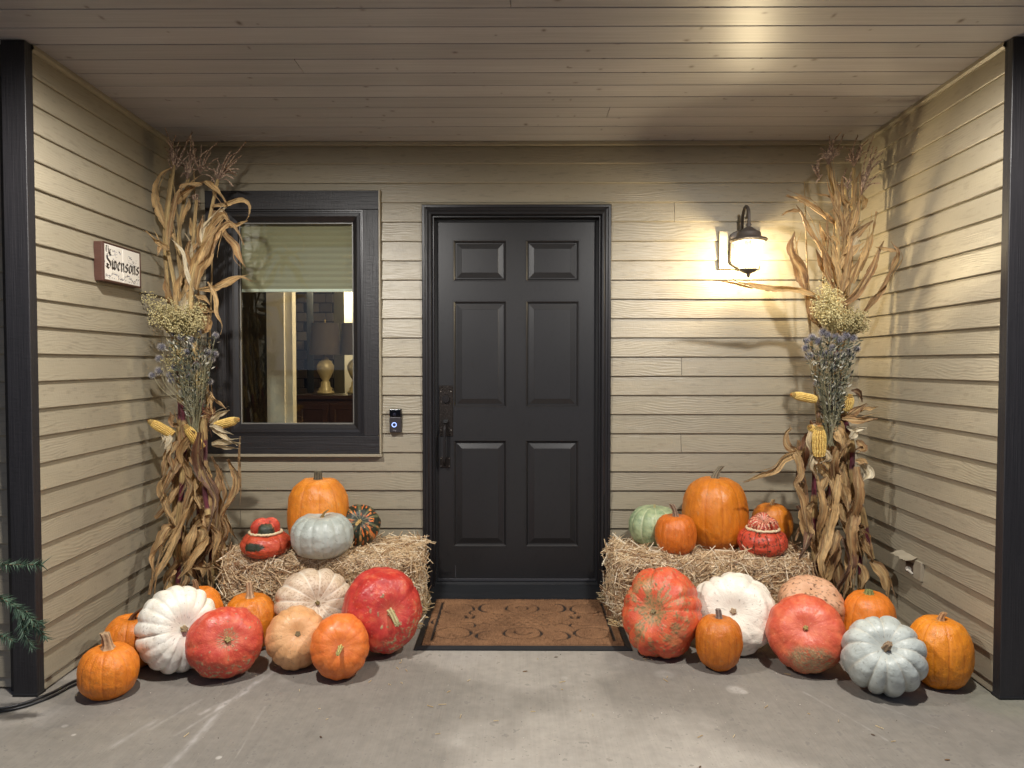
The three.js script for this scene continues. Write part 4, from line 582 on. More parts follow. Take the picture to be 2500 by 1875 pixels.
pumpkin({ N: 240, label: 'orange pumpkin with short green stem stub, below the corn stalks by the outlet', at: [1.592, 0, 0.812], a: 0.116, h: 0.140, ribs: 12, depth: 0.05, sharp: 0.2, dip: 0.06, taper: -0.06, p: 0.7, q: 0.8, seed: 43, group: G1, col: orange(S(230, 132, 40), S(212, 112, 30), 43), stem: { l: 0.022, r: 0.019, flare: 1.7, tip: 0.9, ridges: 7, c0: S(150, 150, 86), c1: S(70, 80, 48) } });
pumpkin({ label: 'blue-grey ribbed pumpkin with corky stem, nearest the outlet-side corner post', at: [1.449, 0, 1.218], a: 0.156, c: 0.150, h: 0.128, axis: [-0.28, 0.62, 0.73], ribs: 12, depth: 0.14, sharp: 0.5, dip: 0.3, p: 0.75, jit: 0.6, seed: 47, mat: glossM, col: pale(S(188, 193, 186), S(168, 174, 168), 47, 0.14, S(196, 190, 172)), stem: { l: 0.048, r: 0.014, bend: [0.010, -0.006], flare: 1.35, tip: 0.8, c0: S(168, 142, 112), c1: S(98, 76, 58) } });
pumpkin({ N: 240, label: 'tall orange pumpkin with curved stem, standing against the outlet wall', at: [1.714, 0, 1.148], a: 0.119, h: 0.146, ribs: 14, depth: 0.045, sharp: 0.2, dip: 0.12, seed: 53, group: G1, col: orange(S(224, 138, 28), S(206, 116, 18), 53), stem: { l: 0.04, r: 0.0125, bend: [0.012, 0.004], flare: 1.9, c0: S(186, 142, 96), c1: S(116, 80, 52) } });
// on the left bale
const on = (k, x, z) => [x, BALES[k].top(x, z) - 0.002, z];
pumpkin({ N: 240, label: 'big upright orange pumpkin with black stem, on the bale under the window', at: on('left', -1.044, 0.285), a: 0.158, h: 0.192, ribs: 10, depth: 0.05, sharp: 0.2, dip: 0.08, taper: 0.0, p: 0.78, q: 0.85, seed: 59, group: G1, col: orange(S(222, 138, 44), S(204, 116, 32), 59), stem: { l: 0.05, r: 0.0195, flare: 1.5, tip: 1.0, ridges: 8, c0: S(104, 96, 74), c1: S(44, 40, 34) } });
pumpkin({ label: 'flat blue-grey pumpkin with withered stem, on the bale under the window', at: on('left', -0.972, 0.475), a: 0.154, h: 0.112, ribs: 15, depth: 0.07, sharp: 0.55, dip: 0.2, p: 0.72, seed: 61, mat: glossM, col: pale(S(180, 186, 178), S(160, 166, 158), 61, 0.14), stem: { l: 0.045, r: 0.007, bend: [0.028, -0.01], flare: 1.8, c0: S(156, 128, 78), c1: S(92, 70, 40) } });
pumpkin({ name: 'squash', category: 'squash', label: 'dark green round squash with orange streaks, on the bale by the door', at: on('left', -0.836, 0.25), a: 0.112, c: 0.108, h: 0.095, axis: [0.24, 0.43, 0.87], ribs: 10, depth: 0.02, sharp: 0.9, dip: 0.1, seed: 67, mat: glossM, N: 220, M: 120, col: c => { const k0 = nz(c.tw * 8.5, c.s * 3.2, 5.5) + 0.35 * nz(c.tw * 22, c.s * 9, 2.2), n = fb(c.x * 6, c.y * 6, c.z * 6, 2); let k = mixv(S(46, 52, 38), S(30, 36, 28), cl(0.5 + n)); k = mixv(k, mixv(S(222, 108, 52), S(232, 140, 62), cl(0.5 + n)), ss(0.2, 0.32, k0) * ss(0.16, 0.3, c.s)); k = mixv(k, S(150, 150, 104), 0.35 * ss(0.85, 0.98, Math.abs(Math.sin(c.tw * 5)))); return k; }, stem: { l: 0.042, r: 0.008, bend: [-0.02, 0.024], flare: 2.0, c0: S(212, 178, 112), c1: S(140, 106, 62) } });
function turban(label, at, seed, a, h, skin, crownSkin, tilt, lobes, spin) {
  const [t, , lift] = pumpkin({ name: 'turban_squash', category: 'squash', label, at, a, h, ribs: 11, depth: 0.06, sharp: 0.6, dip: 0.10, p: 0.7, lump: 0.03, seed, mat: glossM, N: 220, M: 110, col: skin, group: 'turban squashes on the bales' });
  const cg = gourd({ a: a * 0.61, h: a * 0.50, ribs: lobes, depth: 0.42, sharp: 0.8, dip: 0.34, dipB: -0.05, p: 0.72, q: 0.85, lump: 0.02, seed: seed + 3, col: crownSkin, N: 180, M: 100, jit: 0.2, spin });
  cg.applyMatrix4(frame(tilt)); part('crown', cg, glossM, t, [tilt[0] * 0.02, lift + h * 0.86 + a * 0.10, tilt[2] * 0.02 + 0.004]);
  const ring = new THREE.TorusGeometry(a * 0.63, 0.0068, 10, 90); const rp = ring.attributes.position; for (let i = 0; i < rp.count; i++) { const q = 0.004 * nz(rp.getX(i) * 90, rp.getY(i) * 90, 3); rp.setXYZ(i, rp.getX(i) * (1 + 10 * q), rp.getY(i) * (1 + 10 * q), rp.getZ(i) + q); } ring.rotateX(Math.PI / 2); ring.computeVertexNormals();
  part('corky_ring', ring, std({ color: lc(214, 196, 160), roughness: 0.9 }), t, [tilt[0] * 0.01, lift + h * 0.935, tilt[2] * 0.01 + 0.004]);
}
turban('red turban squash with dark green blotches, at the window-side bale end', on('left', -1.262, 0.455), 71, 0.122, 0.066,
  c => { const n = fb(c.x * 5, c.y * 5, c.z * 5, 3); let k = mixv(S(206, 92, 58), S(184, 62, 42), cl(0.5 + n)); const m = ss(0.42, 0.3, Math.hypot((c.x + 0.18) * 0.8, (c.c - 0.12) * 1.3, (c.z - 0.9) * 0.7) + 0.25 * n); k = mixv(k, S(44, 52, 36), m); const d = fb(c.x * 30, c.y * 30, c.z * 30, 1); if (d > 0.42) k = mixv(k, S(50, 44, 34), 0.8 * ss(0.75, 0.2, c.rib) + 0.2); return [...k, 0.01 * m * d]; },
  c => { const n = fb(c.x * 4, c.y * 4, c.z * 4, 3), g = c.lobe === 0 ? ss(0.10, 0.2, Math.min(c.fr, 1 - c.fr) + 0.25 * n + 0.12 * fb(c.x * 20, c.y * 20, c.z * 20, 2)) : ss(0.28, 0.36, fb(c.x * 5, c.y * 5, c.z * 5 + 3, 3)); return mixv(mixv(S(206, 84, 62), S(186, 58, 46), cl(0.5 + n)), mixv(S(52, 62, 46), S(38, 46, 34), cl(0.5 + 2 * n)), g); }, [0.15, 0.93, 0.33], 3, -0.52);
turban('striped red and green turban squash with knotted crown, on the lantern-side bale', on('right', 1.243, 0.425), 83, 0.124, 0.072,
  c => { const n = fb(c.x * 5, c.y * 5, c.z * 5, 3), w = nz(c.tw * 9 + 0.8 * n, c.y * 3, 2) + 0.8 * nz(c.tw * 20, c.y * 14, 5); let k = mixv(S(206, 84, 56), S(186, 60, 42), cl(0.5 + n)); k = mixv(k, S(44, 50, 34), ss(0.28, 0.42, w)); k = mixv(k, S(44, 50, 34), 0.8 * ss(0.35, 0.12, c.rib)); return [...k, 0.006 * n]; },
  c => { const n = fb(c.x * 6, c.y * 6, c.z * 6, 2), sA = Math.sin(c.tw * 20 + 5 * n) + 0.4 * n; let k = mixv(S(208, 92, 66), S(188, 62, 48), cl(0.5 + n)); k = mixv(k, S(226, 204, 166), 0.9 * ss(0.6, 0.9, sA)); k = mixv(k, S(44, 48, 36), ss(-0.5, -0.85, sA) * ss(-0.1, 0.2, nz(c.tw * 1.4, c.y * 3, 4))); return k; }, [-0.1, 0.86, 0.5], 4, -0.8);
// on the right bale
pumpkin({ label: 'pale green ribbed pumpkin, on the bale beside the door frame', at: on('right', 0.735, 0.235), a: 0.136, h: 0.108, ribs: 11, depth: 0.07, sharp: 0.6, dip: 0.1, p: 0.72, seed: 89, mat: glossM, col: c => { const n = fb(c.x * 5, c.y * 5, c.z * 5, 3), f = fb(c.x * 18, c.y * 18, c.z * 18, 2); let k = mixv(S(172, 184, 140), S(132, 152, 116), cl(0.5 + n)); k = mixv(k, S(206, 208, 168), 0.5 * ss(0.5, 0.2, c.rib)); k = mixv(k, S(88, 104, 82), 0.7 * ss(0.3, 0.55, f + 0.4 * n)); return k; }, stem: { l: 0.022, r: 0.006, c0: S(206, 192, 140), c1: S(150, 136, 92) } });
pumpkin({ N: 240, label: 'small orange pumpkin with leaning grey stem, at the front of the lantern-side bale', at: on('right', 0.808, 0.415), a: 0.104, h: 0.104, ribs: 17, depth: 0.035, sharp: 0.2, dip: 0.12, p: 0.76, q: 0.85, seed: 97, group: G1, col: orange(OD1, OD2, 97), stem: { l: 0.072, r: 0.0125, bend: [-0.022, 0], flare: 1.4, tip: 1.15, c0: S(160, 136, 112), c1: S(100, 80, 66) } });
pumpkin({ N: 240, label: 'tallest orange pumpkin with crooked stem, at the back of the lantern-side bale', at: on('right', 1.055, 0.235), a: 0.172, h: 0.196, ribs: 12, depth: 0.04, sharp: 0.2, dip: 0.06, taper: -0.05, p: 0.74, q: 0.82, seed: 101, group: G1, col: orange(S(214, 128, 34), S(194, 106, 24), 101), stem: { l: 0.075, r: 0.0165, bend: [0.036, 0.0], flare: 1.7, ridges: 7, c0: S(140, 128, 104), c1: S(74, 66, 54) } });
pumpkin({ N: 240, label: 'orange pumpkin half hidden behind the striped turban squash', at: on('right', 1.372, 0.2), a: 0.106, h: 0.112, ribs: 13, depth: 0.05, sharp: 0.2, dip: 0.1, seed: 103, group: G1, col: orange(S(218, 132, 36), S(198, 110, 26), 103), stem: { l: 0.036, r: 0.0095, bend: [0.008, 0], flare: 1.9, c0: S(206, 178, 128), c1: S(146, 118, 80) } });

// ---------------------------------------------------------------- corn stalk bundles (metres: leaf = [width, shade, spine points])
const CORN={left:{leaf:[[.055,0,[-1.825,2.009,.3,-1.86,2.118,.312,-1.86,2.188,.325,-1.822,2.27,.337,-1.769,2.299,.35]],[.05,0,[-1.796,2.121,.3,-1.717,2.161,.327,-1.624,2.213,.353,-1.58,2.226,.38]],[.045,0,[-1.58,2.223,.38,-1.517,2.175,.405,-1.456,2.105,.43]],[.035,0,[-1.602,2.212,.36,-1.66,2.206,.377,-1.698,2.191,.393,-1.687,2.167,.41]],[.03,0,[-1.557,2.101,.36,-1.477,2.109,.38,-1.384,2.124,.4,-1.341,2.094,.42,-1.334,2.039,.44,-1.343,2.009,.46]],[.035,0,[-1.738,2.022,.3,-1.702,2.078,.317,-1.684,2.14,.333,-1.693,2.149,.35]],[.04,0,[-1.777,1.886,.36,-1.799,1.909,.42,-1.832,1.955,.48]],[.03,0,[-1.767,1.876,.38,-1.796,1.893,.4,-1.807,1.838,.42]],[.08,0,[-1.675,1.624,.36,-1.64,1.753,.375,-1.579,1.901,.39,-1.494,1.995,.405,-1.461,2.004,.42]],[.055,0,[-1.623,1.673,.4,-1.595,1.768,.417,-1.561,1.81,.433,-1.501,1.935,.45,-1.423,1.995,.467,-1.373,1.948,.483,-1.341,1.882,.5]],[.055,0,[-1.487,1.998,.42,-1.458,1.955,.445,-1.391,1.887,.47,-1.363,1.82,.495,-1.322,1.766,.52]],[.045,0,[-1.469,1.96,.45,-1.478,1.905,.475,-1.494,1.838,.5]],[.03,0,[-1.457,1.986,.4,-1.395,1.997,.425,-1.34,2.011,.45]],[.045,0,[-1.601,1.671,.42,-1.509,1.681,.44,-1.416,1.711,.46,-1.357,1.724,.48,-1.299,1.703,.5]],[.03,0,[-1.543,1.706,.45,-1.5,1.634,.462,-1.482,1.55,.475,-1.456,1.486,.487,-1.461,1.441,.5]],[.055,0,[-1.701,1.713,.33,-1.666,1.81,.347,-1.683,1.872,.363,-1.662,1.922,.38]],[.05,0,[-1.768,1.611,.36,-1.778,1.674,.385,-1.774,1.749,.41]],[.045,0,[-1.632,1.904,.33,-1.617,1.965,.355,-1.592,2.051,.38]],[.03,0,[-1.678,1.949,.3,-1.676,2.01,.325,-1.671,2.045,.35]],[.05,0,[-1.649,1.598,.36,-1.579,1.57,.385,-1.526,1.562,.41]],[.07,0,[-1.618,1.454,.36,-1.587,1.506,.37,-1.588,1.577,.38]],[.05,0,[-1.592,1.938,.36,-1.524,2.023,.393,-1.465,2.042,.427,-1.426,1.984,.46]],[.05,0,[-1.739,1.619,.35,-1.72,1.701,.375,-1.687,1.77,.4]],[.04,0,[-1.577,2.062,.33,-1.514,2.066,.355,-1.497,2.012,.38]],[.035,0,[-1.63,1.647,.4,-1.567,1.625,.425,-1.531,1.591,.45]],[.03,0,[-1.561,1.168,.42,-1.516,1.124,.445,-1.447,1.071,.47]],[.04,0,[-1.559,1.141,.38,-1.549,1.087,.405,-1.536,1.044,.43]],[.055,0,[-1.756,.881,.42,-1.767,.787,.445,-1.777,.711,.47]],[.06,0,[-1.764,.738,.44,-1.781,.666,.457,-1.75,.594,.473,-1.711,.501,.49]],[.075,0,[-1.695,.489,.48,-1.724,.489,.53,-1.758,.366,.58,-1.743,.303,.63,-1.739,.206,.68]],[.065,0,[-1.618,.681,.48,-1.622,.561,.52,-1.646,.481,.56,-1.675,.387,.6,-1.713,.295,.64,-1.714,.211,.68]],[.055,0,[-1.546,.827,.42,-1.497,.738,.436,-1.46,.644,.452,-1.481,.55,.468,-1.443,.463,.484,-1.475,.361,.5]],[.055,0,[-1.448,.82,.45,-1.402,.71,.462,-1.419,.621,.474,-1.463,.544,.486,-1.443,.461,.498,-1.476,.395,.51]],[.018,0,[-1.388,.933,.45,-1.39,.762,.457,-1.383,.646,.463,-1.386,.588,.47]],[.055,0,[-1.547,.743,.47,-1.51,.597,.486,-1.525,.52,.502,-1.477,.45,.518,-1.492,.37,.534,-1.497,.295,.55]],[.035,0,[-1.48,.529,.42,-1.456,.443,.4,-1.427,.378,.38]],[.055,0,[-1.532,.44,.5,-1.569,.378,.527,-1.61,.301,.553,-1.65,.251,.58]],[.022,0,[-1.591,.295,.55,-1.528,.297,.55,-1.465,.3,.55]],[.055,0,[-1.538,.302,.48,-1.517,.229,.505,-1.486,.131,.53]],[.06,0,[-1.621,.35,.46,-1.567,.303,.485,-1.557,.214,.51]],[.06,0,[-1.704,.911,.45,-1.724,.85,.475,-1.708,.769,.5]],[.045,0,[-1.64,.831,.45,-1.592,.781,.475,-1.577,.716,.5]],[.055,0,[-1.654,.743,.47,-1.616,.683,.495,-1.654,.551,.52]],[.06,0,[-1.598,.463,.46,-1.565,.458,.485,-1.598,.336,.51]],[.06,0,[-1.675,.284,.55,-1.69,.224,.575,-1.693,.174,.6]],[.05,0,[-1.609,.733,.44,-1.609,.646,.465,-1.572,.576,.49]],[.04,1,[-1.76,.943,.47,-1.728,.934,.485,-1.741,.877,.5]],[.045,1,[-1.77,.938,.47,-1.729,.895,.485,-1.737,.848,.5]],[.05,0,[-1.67,.992,.47,-1.625,.915,.485,-1.579,.858,.5]],[.045,1,[-1.536,1.001,.46,-1.476,1.043,.485,-1.416,1.069,.51]],[.035,1,[-1.514,.985,.5,-1.45,.953,.525,-1.363,.898,.55]],[.04,1,[-1.51,.902,.5,-1.426,.914,.525,-1.348,.908,.55]],[.035,1,[-1.51,.897,.5,-1.427,.89,.525,-1.353,.883,.55]],[.03,1,[-1.519,.99,.5,-1.46,.978,.525,-1.382,.951,.55]],[.05,0,[-1.714,.978,.42,-1.734,.998,.42,-1.753,1.053,.42]]],
stalk:[[-1.774,2.327,.3,-1.807,1.958,.322,-1.761,1.711,.344,-1.742,1.597,.367,-1.707,1.064,.389,-1.684,.896,.411,-1.686,.755,.433,-1.693,.552,.456,-1.69,.391,.478,-1.695,.047,.5],[-1.719,2.28,.26,-1.76,1.986,.283,-1.755,1.855,.305,-1.723,1.7,.328,-1.672,1.061,.35,-1.64,.789,.373,-1.625,.535,.395,-1.623,.355,.417,-1.624,.026,.44],[-1.539,2.247,.32,-1.566,2.086,.34,-1.582,1.971,.36,-1.639,1.773,.38,-1.65,1.622,.4,-1.594,1.066,.42,-1.571,.883,.44,-1.564,.774,.46,-1.555,.65,.48,-1.531,.547,.5],[-1.66,2.147,.3,-1.67,1.945,.32,-1.673,1.694,.34,-1.636,1.062,.36,-1.58,.642,.38,-1.563,.414,.4,-1.557,.061,.42],[-1.819,2.296,.24,-1.844,2.002,.267,-1.822,1.721,.293,-1.75,1.102,.32,-1.768,.678,.347,-1.755,.364,.373,-1.751,.032,.4]],
tassel:[[-1.777,2.29,.3,-1.848,2.436,.24,-1.765,2.477,.3,-1.788,2.497,.36,-1.692,2.507,.27,-1.691,2.448,.33,-1.781,2.396,.24,-1.806,2.372,.3],[-1.717,2.258,.28,-1.702,2.435,.22,-1.649,2.358,.28,-1.667,2.464,.34,-1.75,2.36,.25,-1.701,2.395,.31],[-1.541,2.238,.32,-1.417,2.456,.26,-1.541,2.349,.32,-1.409,2.284,.38,-1.458,2.278,.29,-1.459,2.383,.35,-1.591,2.31,.26],[-1.65,2.288,.28,-1.586,2.462,.22,-1.668,2.411,.28,-1.557,2.288,.34,-1.654,2.44,.25],[-1.656,2.114,.3,-1.689,2.181,.24,-1.652,2.174,.3]],
ear:[[-1.72,.942,.46,-1.833,1.018,.49,.022],[-1.573,.874,.47,-1.644,1.0,.5,.023],[-1.498,.988,.48,-1.365,1.025,.51,.022]],
thistle:[[-1.73,1.45,.42],[-1.693,1.435,.42],[-1.608,1.462,.42],[-1.518,1.442,.42],[-1.791,1.383,.42],[-1.804,1.325,.42],[-1.841,1.24,.42],[-1.805,1.263,.42],[-1.733,1.278,.42],[-1.751,1.242,.42],[-1.746,1.213,.42],[-1.68,1.273,.42],[-1.615,1.291,.42],[-1.655,1.233,.42],[-1.689,1.151,.42],[-1.524,1.348,.42],[-1.539,1.32,.42],[-1.559,1.355,.42],[-1.636,1.42,.42],[-1.644,1.388,.42],[-1.55,1.207,.42],[-1.659,1.358,.42],[-1.625,1.268,.42]],
spray:[[[-1.657,1.409,.38],[-1.865,1.636,.42],[-1.81,1.59,.44],[-1.736,1.6,.5],[-1.731,1.572,.41],[-1.658,1.563,.47],[-1.644,1.615,.38],[-1.587,1.58,.44],[-1.795,1.532,.5],[-1.802,1.523,.41],[-1.727,1.499,.47],[-1.726,1.494,.38],[-1.652,1.521,.44],[-1.556,1.517,.5],[-1.642,1.478,.41],[-1.747,1.548,.47],[-1.721,1.539,.38],[-1.632,1.56,.44]],[[-1.641,1.112,.4],[-1.748,1.398,.4],[-1.765,1.328,.44],[-1.68,1.367,.48],[-1.75,1.308,.42],[-1.573,1.239,.46],[-1.699,1.338,.4]]],tie:[-1.611,1.054,.44]},
right:{leaf:[[.055,0,[1.65,2.011,.3,1.579,2.052,.325,1.489,2.105,.35,1.421,2.132,.375,1.353,2.139,.4]],[.022,0,[1.642,2.142,.3,1.584,2.156,.325,1.515,2.164,.35]],[.055,0,[1.647,1.681,.36,1.586,1.783,.376,1.52,1.89,.392,1.467,1.971,.408,1.421,2.051,.424,1.389,2.086,.44]],[.025,0,[1.416,2.058,.42,1.349,2.059,.445,1.309,2.029,.47]],[.085,0,[1.45,1.668,.42,1.414,1.762,.435,1.369,1.824,.45,1.353,1.885,.465,1.366,1.945,.48]],[.07,0,[1.447,1.675,.42,1.482,1.592,.413,1.499,1.521,.407,1.541,1.476,.4]],[.042,0,[1.531,1.617,.42,1.458,1.647,.44,1.354,1.67,.46,1.252,1.668,.48,1.144,1.684,.5,1.063,1.702,.52,1.041,1.724,.54]],[.02,0,[1.164,1.668,.48,1.017,1.7,.505,.947,1.702,.53]],[.05,0,[1.594,1.72,.36,1.543,1.807,.385,1.5,1.875,.41]],[.04,0,[1.629,1.683,.4,1.583,1.859,.425,1.555,1.944,.45]],[.018,0,[1.591,1.873,.34,1.581,2.05,.365,1.596,2.077,.39]],[.045,0,[1.661,1.807,.34,1.686,1.936,.353,1.723,2.095,.365,1.73,2.15,.377,1.728,2.263,.39]],[.03,0,[1.67,1.958,.3,1.691,2.006,.325,1.678,2.105,.35]],[.055,0,[1.665,1.874,.33,1.749,1.974,.355,1.801,2.021,.38]],[.06,0,[1.652,1.817,.36,1.71,1.878,.385,1.743,1.906,.41]],[.045,0,[1.76,1.774,.34,1.797,1.933,.365,1.815,2.064,.39]],[.04,0,[1.702,1.705,.38,1.746,1.862,.405,1.752,1.954,.43]],[.055,0,[1.643,1.586,.4,1.712,1.662,.415,1.774,1.769,.43,1.803,1.862,.445,1.814,1.904,.46]],[.055,0,[1.716,1.544,.45,1.788,1.645,.456,1.84,1.746,.462,1.863,1.812,.488,1.855,1.845,.514,1.841,1.894,.48]],[.025,0,[1.856,1.847,.5,1.822,1.861,.47,1.77,1.876,.46]],[.035,0,[1.712,2.099,.32,1.68,2.119,.345,1.636,2.159,.37]],[.05,0,[1.677,1.64,.38,1.677,1.734,.405,1.715,1.827,.43]],[.035,0,[1.592,1.905,.3,1.567,1.973,.325,1.542,2.027,.35]],[.05,0,[1.636,1.651,.4,1.655,1.776,.425,1.666,1.919,.45]],[.05,0,[1.597,1.677,.4,1.546,1.764,.425,1.528,1.855,.45]],[.04,0,[1.781,2.09,.3,1.781,2.137,.325,1.749,2.157,.35]],[.03,0,[1.653,1.873,.34,1.615,1.934,.365,1.578,1.942,.39]],[.055,0,[1.391,.973,.4,1.361,.941,.415,1.361,.892,.43,1.398,.849,.445,1.411,.745,.46,1.382,.703,.475,1.416,.628,.49,1.427,.532,.505,1.45,.425,.52]],[.055,0,[1.463,.86,.42,1.4,.845,.44,1.331,.823,.46,1.28,.776,.48,1.191,.74,.5,1.114,.716,.52]],[.075,0,[1.483,.606,.46,1.433,.57,.475,1.434,.501,.49,1.461,.422,.505,1.495,.304,.52]],[.075,0,[1.6,.748,.48,1.57,.641,.5,1.536,.508,.52,1.507,.403,.54,1.483,.327,.56,1.519,.17,.58]],[.09,0,[1.699,.704,.48,1.669,.586,.5,1.64,.481,.52,1.643,.321,.54,1.625,.207,.56]],[.065,0,[1.527,.445,.44,1.54,.356,.465,1.559,.168,.49]],[.065,0,[1.594,.405,.44,1.607,.3,.465,1.609,.112,.49]],[.075,0,[1.728,.47,.45,1.747,.384,.465,1.776,.321,.48]],[.075,0,[1.77,.31,.46,1.822,.252,.49,1.836,.123,.52]],[.06,0,[1.548,.734,.46,1.511,.661,.485,1.539,.599,.51]],[.06,0,[1.626,.701,.46,1.643,.611,.485,1.638,.544,.51]],[.06,0,[1.589,.476,.5,1.562,.416,.525,1.514,.324,.55]],[.06,0,[1.709,.299,.46,1.725,.25,.485,1.703,.186,.51]],[.07,0,[1.521,.582,.45,1.554,.581,.475,1.545,.476,.5]],[.035,0,[1.521,.598,.45,1.532,.626,.475,1.483,.636,.5]],[.06,0,[1.642,.608,.44,1.637,.523,.465,1.653,.496,.49]],[.04,0,[1.696,.48,.47,1.717,.491,.495,1.71,.475,.52]],[.055,0,[1.605,1.018,.46,1.664,1.058,.485,1.717,1.104,.51]],[.05,0,[1.612,1.025,.48,1.688,1.021,.505,1.762,1.032,.53]],[.035,0,[1.671,1.062,.46,1.741,1.075,.485,1.777,1.09,.51]],[.09,0,[1.575,.993,.49,1.602,.923,.505,1.585,.859,.52]],[.045,1,[1.635,.986,.48,1.678,.98,.505,1.709,.985,.53]],[.05,1,[1.68,.983,.5,1.659,.95,.5,1.632,.917,.5]],[.05,1,[1.477,.998,.49,1.446,.922,.5,1.449,.847,.51]],[.07,1,[1.469,.853,.5,1.449,.797,.51,1.473,.733,.52]],[.06,1,[1.709,.798,.48,1.74,.751,.495,1.69,.715,.51]],[.05,0,[1.685,.92,.48,1.711,.883,.495,1.661,.874,.51]],[.05,1,[1.518,.872,.5,1.536,.841,.51,1.488,.809,.52]],[.04,0,[1.681,.82,.48,1.723,.812,.495,1.672,.803,.51]],[.03,2,[1.5,1.029,.46,1.505,1.084,.46,1.499,1.117,.46]],[.04,2,[1.692,1.165,.4,1.737,1.148,.4,1.749,1.103,.4]]],
stalk:[[1.603,2.321,.3,1.633,2.126,.32,1.643,1.938,.34,1.638,1.804,.36,1.645,1.704,.38,1.593,1.17,.4,1.507,.736,.42,1.497,.563,.44,1.496,.309,.46,1.491,.068,.48],[1.747,2.311,.28,1.735,2.09,.3,1.723,1.967,.32,1.693,1.776,.34,1.661,1.642,.36,1.612,1.169,.38,1.602,.77,.4,1.59,.592,.42,1.586,.387,.44,1.591,.04,.46],[1.693,2.208,.3,1.696,2.071,.32,1.673,1.901,.34,1.658,1.69,.36,1.644,1.148,.38,1.7,.877,.4,1.697,.711,.42,1.737,.553,.44,1.776,.322,.46],[1.801,2.211,.26,1.763,2.036,.287,1.718,1.8,.313,1.666,1.146,.34,1.682,.643,.367,1.688,.459,.393,1.692,.047,.42],[1.645,1.817,.34,1.644,1.607,.356,1.637,1.148,.372,1.719,.689,.388,1.743,.378,.404,1.755,.026,.42]],
tassel:[[1.606,2.317,.3,1.584,2.43,.24,1.611,2.464,.3,1.636,2.464,.36,1.697,2.486,.27,1.573,2.37,.33,1.665,2.423,.24],[1.748,2.318,.28,1.734,2.435,.22,1.765,2.476,.28,1.75,2.412,.34,1.833,2.466,.25,1.726,2.402,.31],[1.701,2.165,.3,1.726,2.316,.24,1.683,2.261,.3,1.692,2.193,.36,1.687,2.215,.27],[1.783,2.167,.28,1.85,2.308,.22,1.833,2.358,.28,1.815,2.457,.34,1.86,2.414,.29,1.855,2.336,.31,1.824,2.268,.22,1.858,2.267,.3],[1.569,2.253,.28,1.577,2.342,.22,1.575,2.358,.28,1.517,2.283,.34]],
ear:[[1.471,1.122,.5,1.334,1.149,.53,.021],[1.488,.847,.51,1.475,1.002,.54,.031],[1.652,1.066,.44,1.656,1.146,.47,.024],[1.491,.958,.47,1.439,.991,.5,.018]],
thistle:[[1.553,1.444,.44],[1.644,1.438,.44],[1.68,1.427,.44],[1.448,1.411,.44],[1.507,1.411,.44],[1.476,1.43,.44],[1.443,1.377,.44],[1.463,1.339,.44],[1.576,1.377,.44],[1.698,1.372,.44],[1.656,1.361,.44],[1.602,1.336,.44],[1.552,1.35,.44],[1.524,1.347,.44],[1.629,1.341,.44],[1.592,1.433,.44],[1.614,1.419,.44],[1.528,1.455,.44],[1.58,1.275,.44],[1.533,1.3,.44],[1.501,1.2,.44],[1.579,1.178,.44],[1.613,1.083,.44],[1.671,1.339,.44]],
spray:[[[1.597,1.437,.42],[1.552,1.707,.42],[1.492,1.643,.48],[1.452,1.588,.54],[1.581,1.646,.45],[1.574,1.596,.51],[1.532,1.54,.42],[1.543,1.599,.48],[1.536,1.55,.54],[1.499,1.563,.45],[1.517,1.646,.51]],[[1.681,1.437,.42],[1.656,1.548,.4],[1.667,1.559,.46],[1.676,1.533,.52],[1.736,1.501,.43],[1.666,1.516,.49],[1.67,1.502,.4],[1.61,1.512,.46]]],tie:[1.556,.985,.46]}};
const V3 = (a, i = 0) => new THREE.Vector3(a[i], a[i + 1], a[i + 2]);
const trip = a => { const o = []; for (let i = 0; i + 2 < a.length; i += 3) o.push(V3(a, i)); return o; };
const leafM = phys({ map: fibreC, bumpMap: fibreH, bumpScale: 0.004, vertexColors: true, roughness: 0.62, side: THREE.DoubleSide, transmission: 0.2, thickness: 0 });
const SHADES = [[S(226, 188, 130), S(152, 112, 70)], [S(246, 234, 206), S(218, 194, 152)], [S(150, 108, 78), S(110, 74, 54)]];
function ribbon(pts, w, shade, seed) {                     // the blade and the strips it has split into
  const R = rng(seed + 5), out = [blade(pts, w, shade, seed)], T = pts[pts.length - 1].clone().sub(pts[0]).normalize(), X = T.cross(new THREE.Vector3(0, 0, 1)).normalize();
  if (w > 0.03 && pts.length > 2) for (const sgn of seed % 2 ? [-1] : [1]) { const o = pts.map((p, i) => { const t = i / (pts.length - 1); return p.clone().addScaledVector(X, sgn * w * (0.28 + 0.35 * t * R())).add(new THREE.Vector3((R() - 0.5) * 0.03 * t, (R() - 0.5) * 0.03 * t, (R() - 0.3) * 0.03 * t)); }); out.push(blade(o.slice(R() < 0.5 ? 1 : 0), w * (0.10 + 0.14 * R()), shade, seed + 90 + sgn * 10)); }
  return merge(out);
}
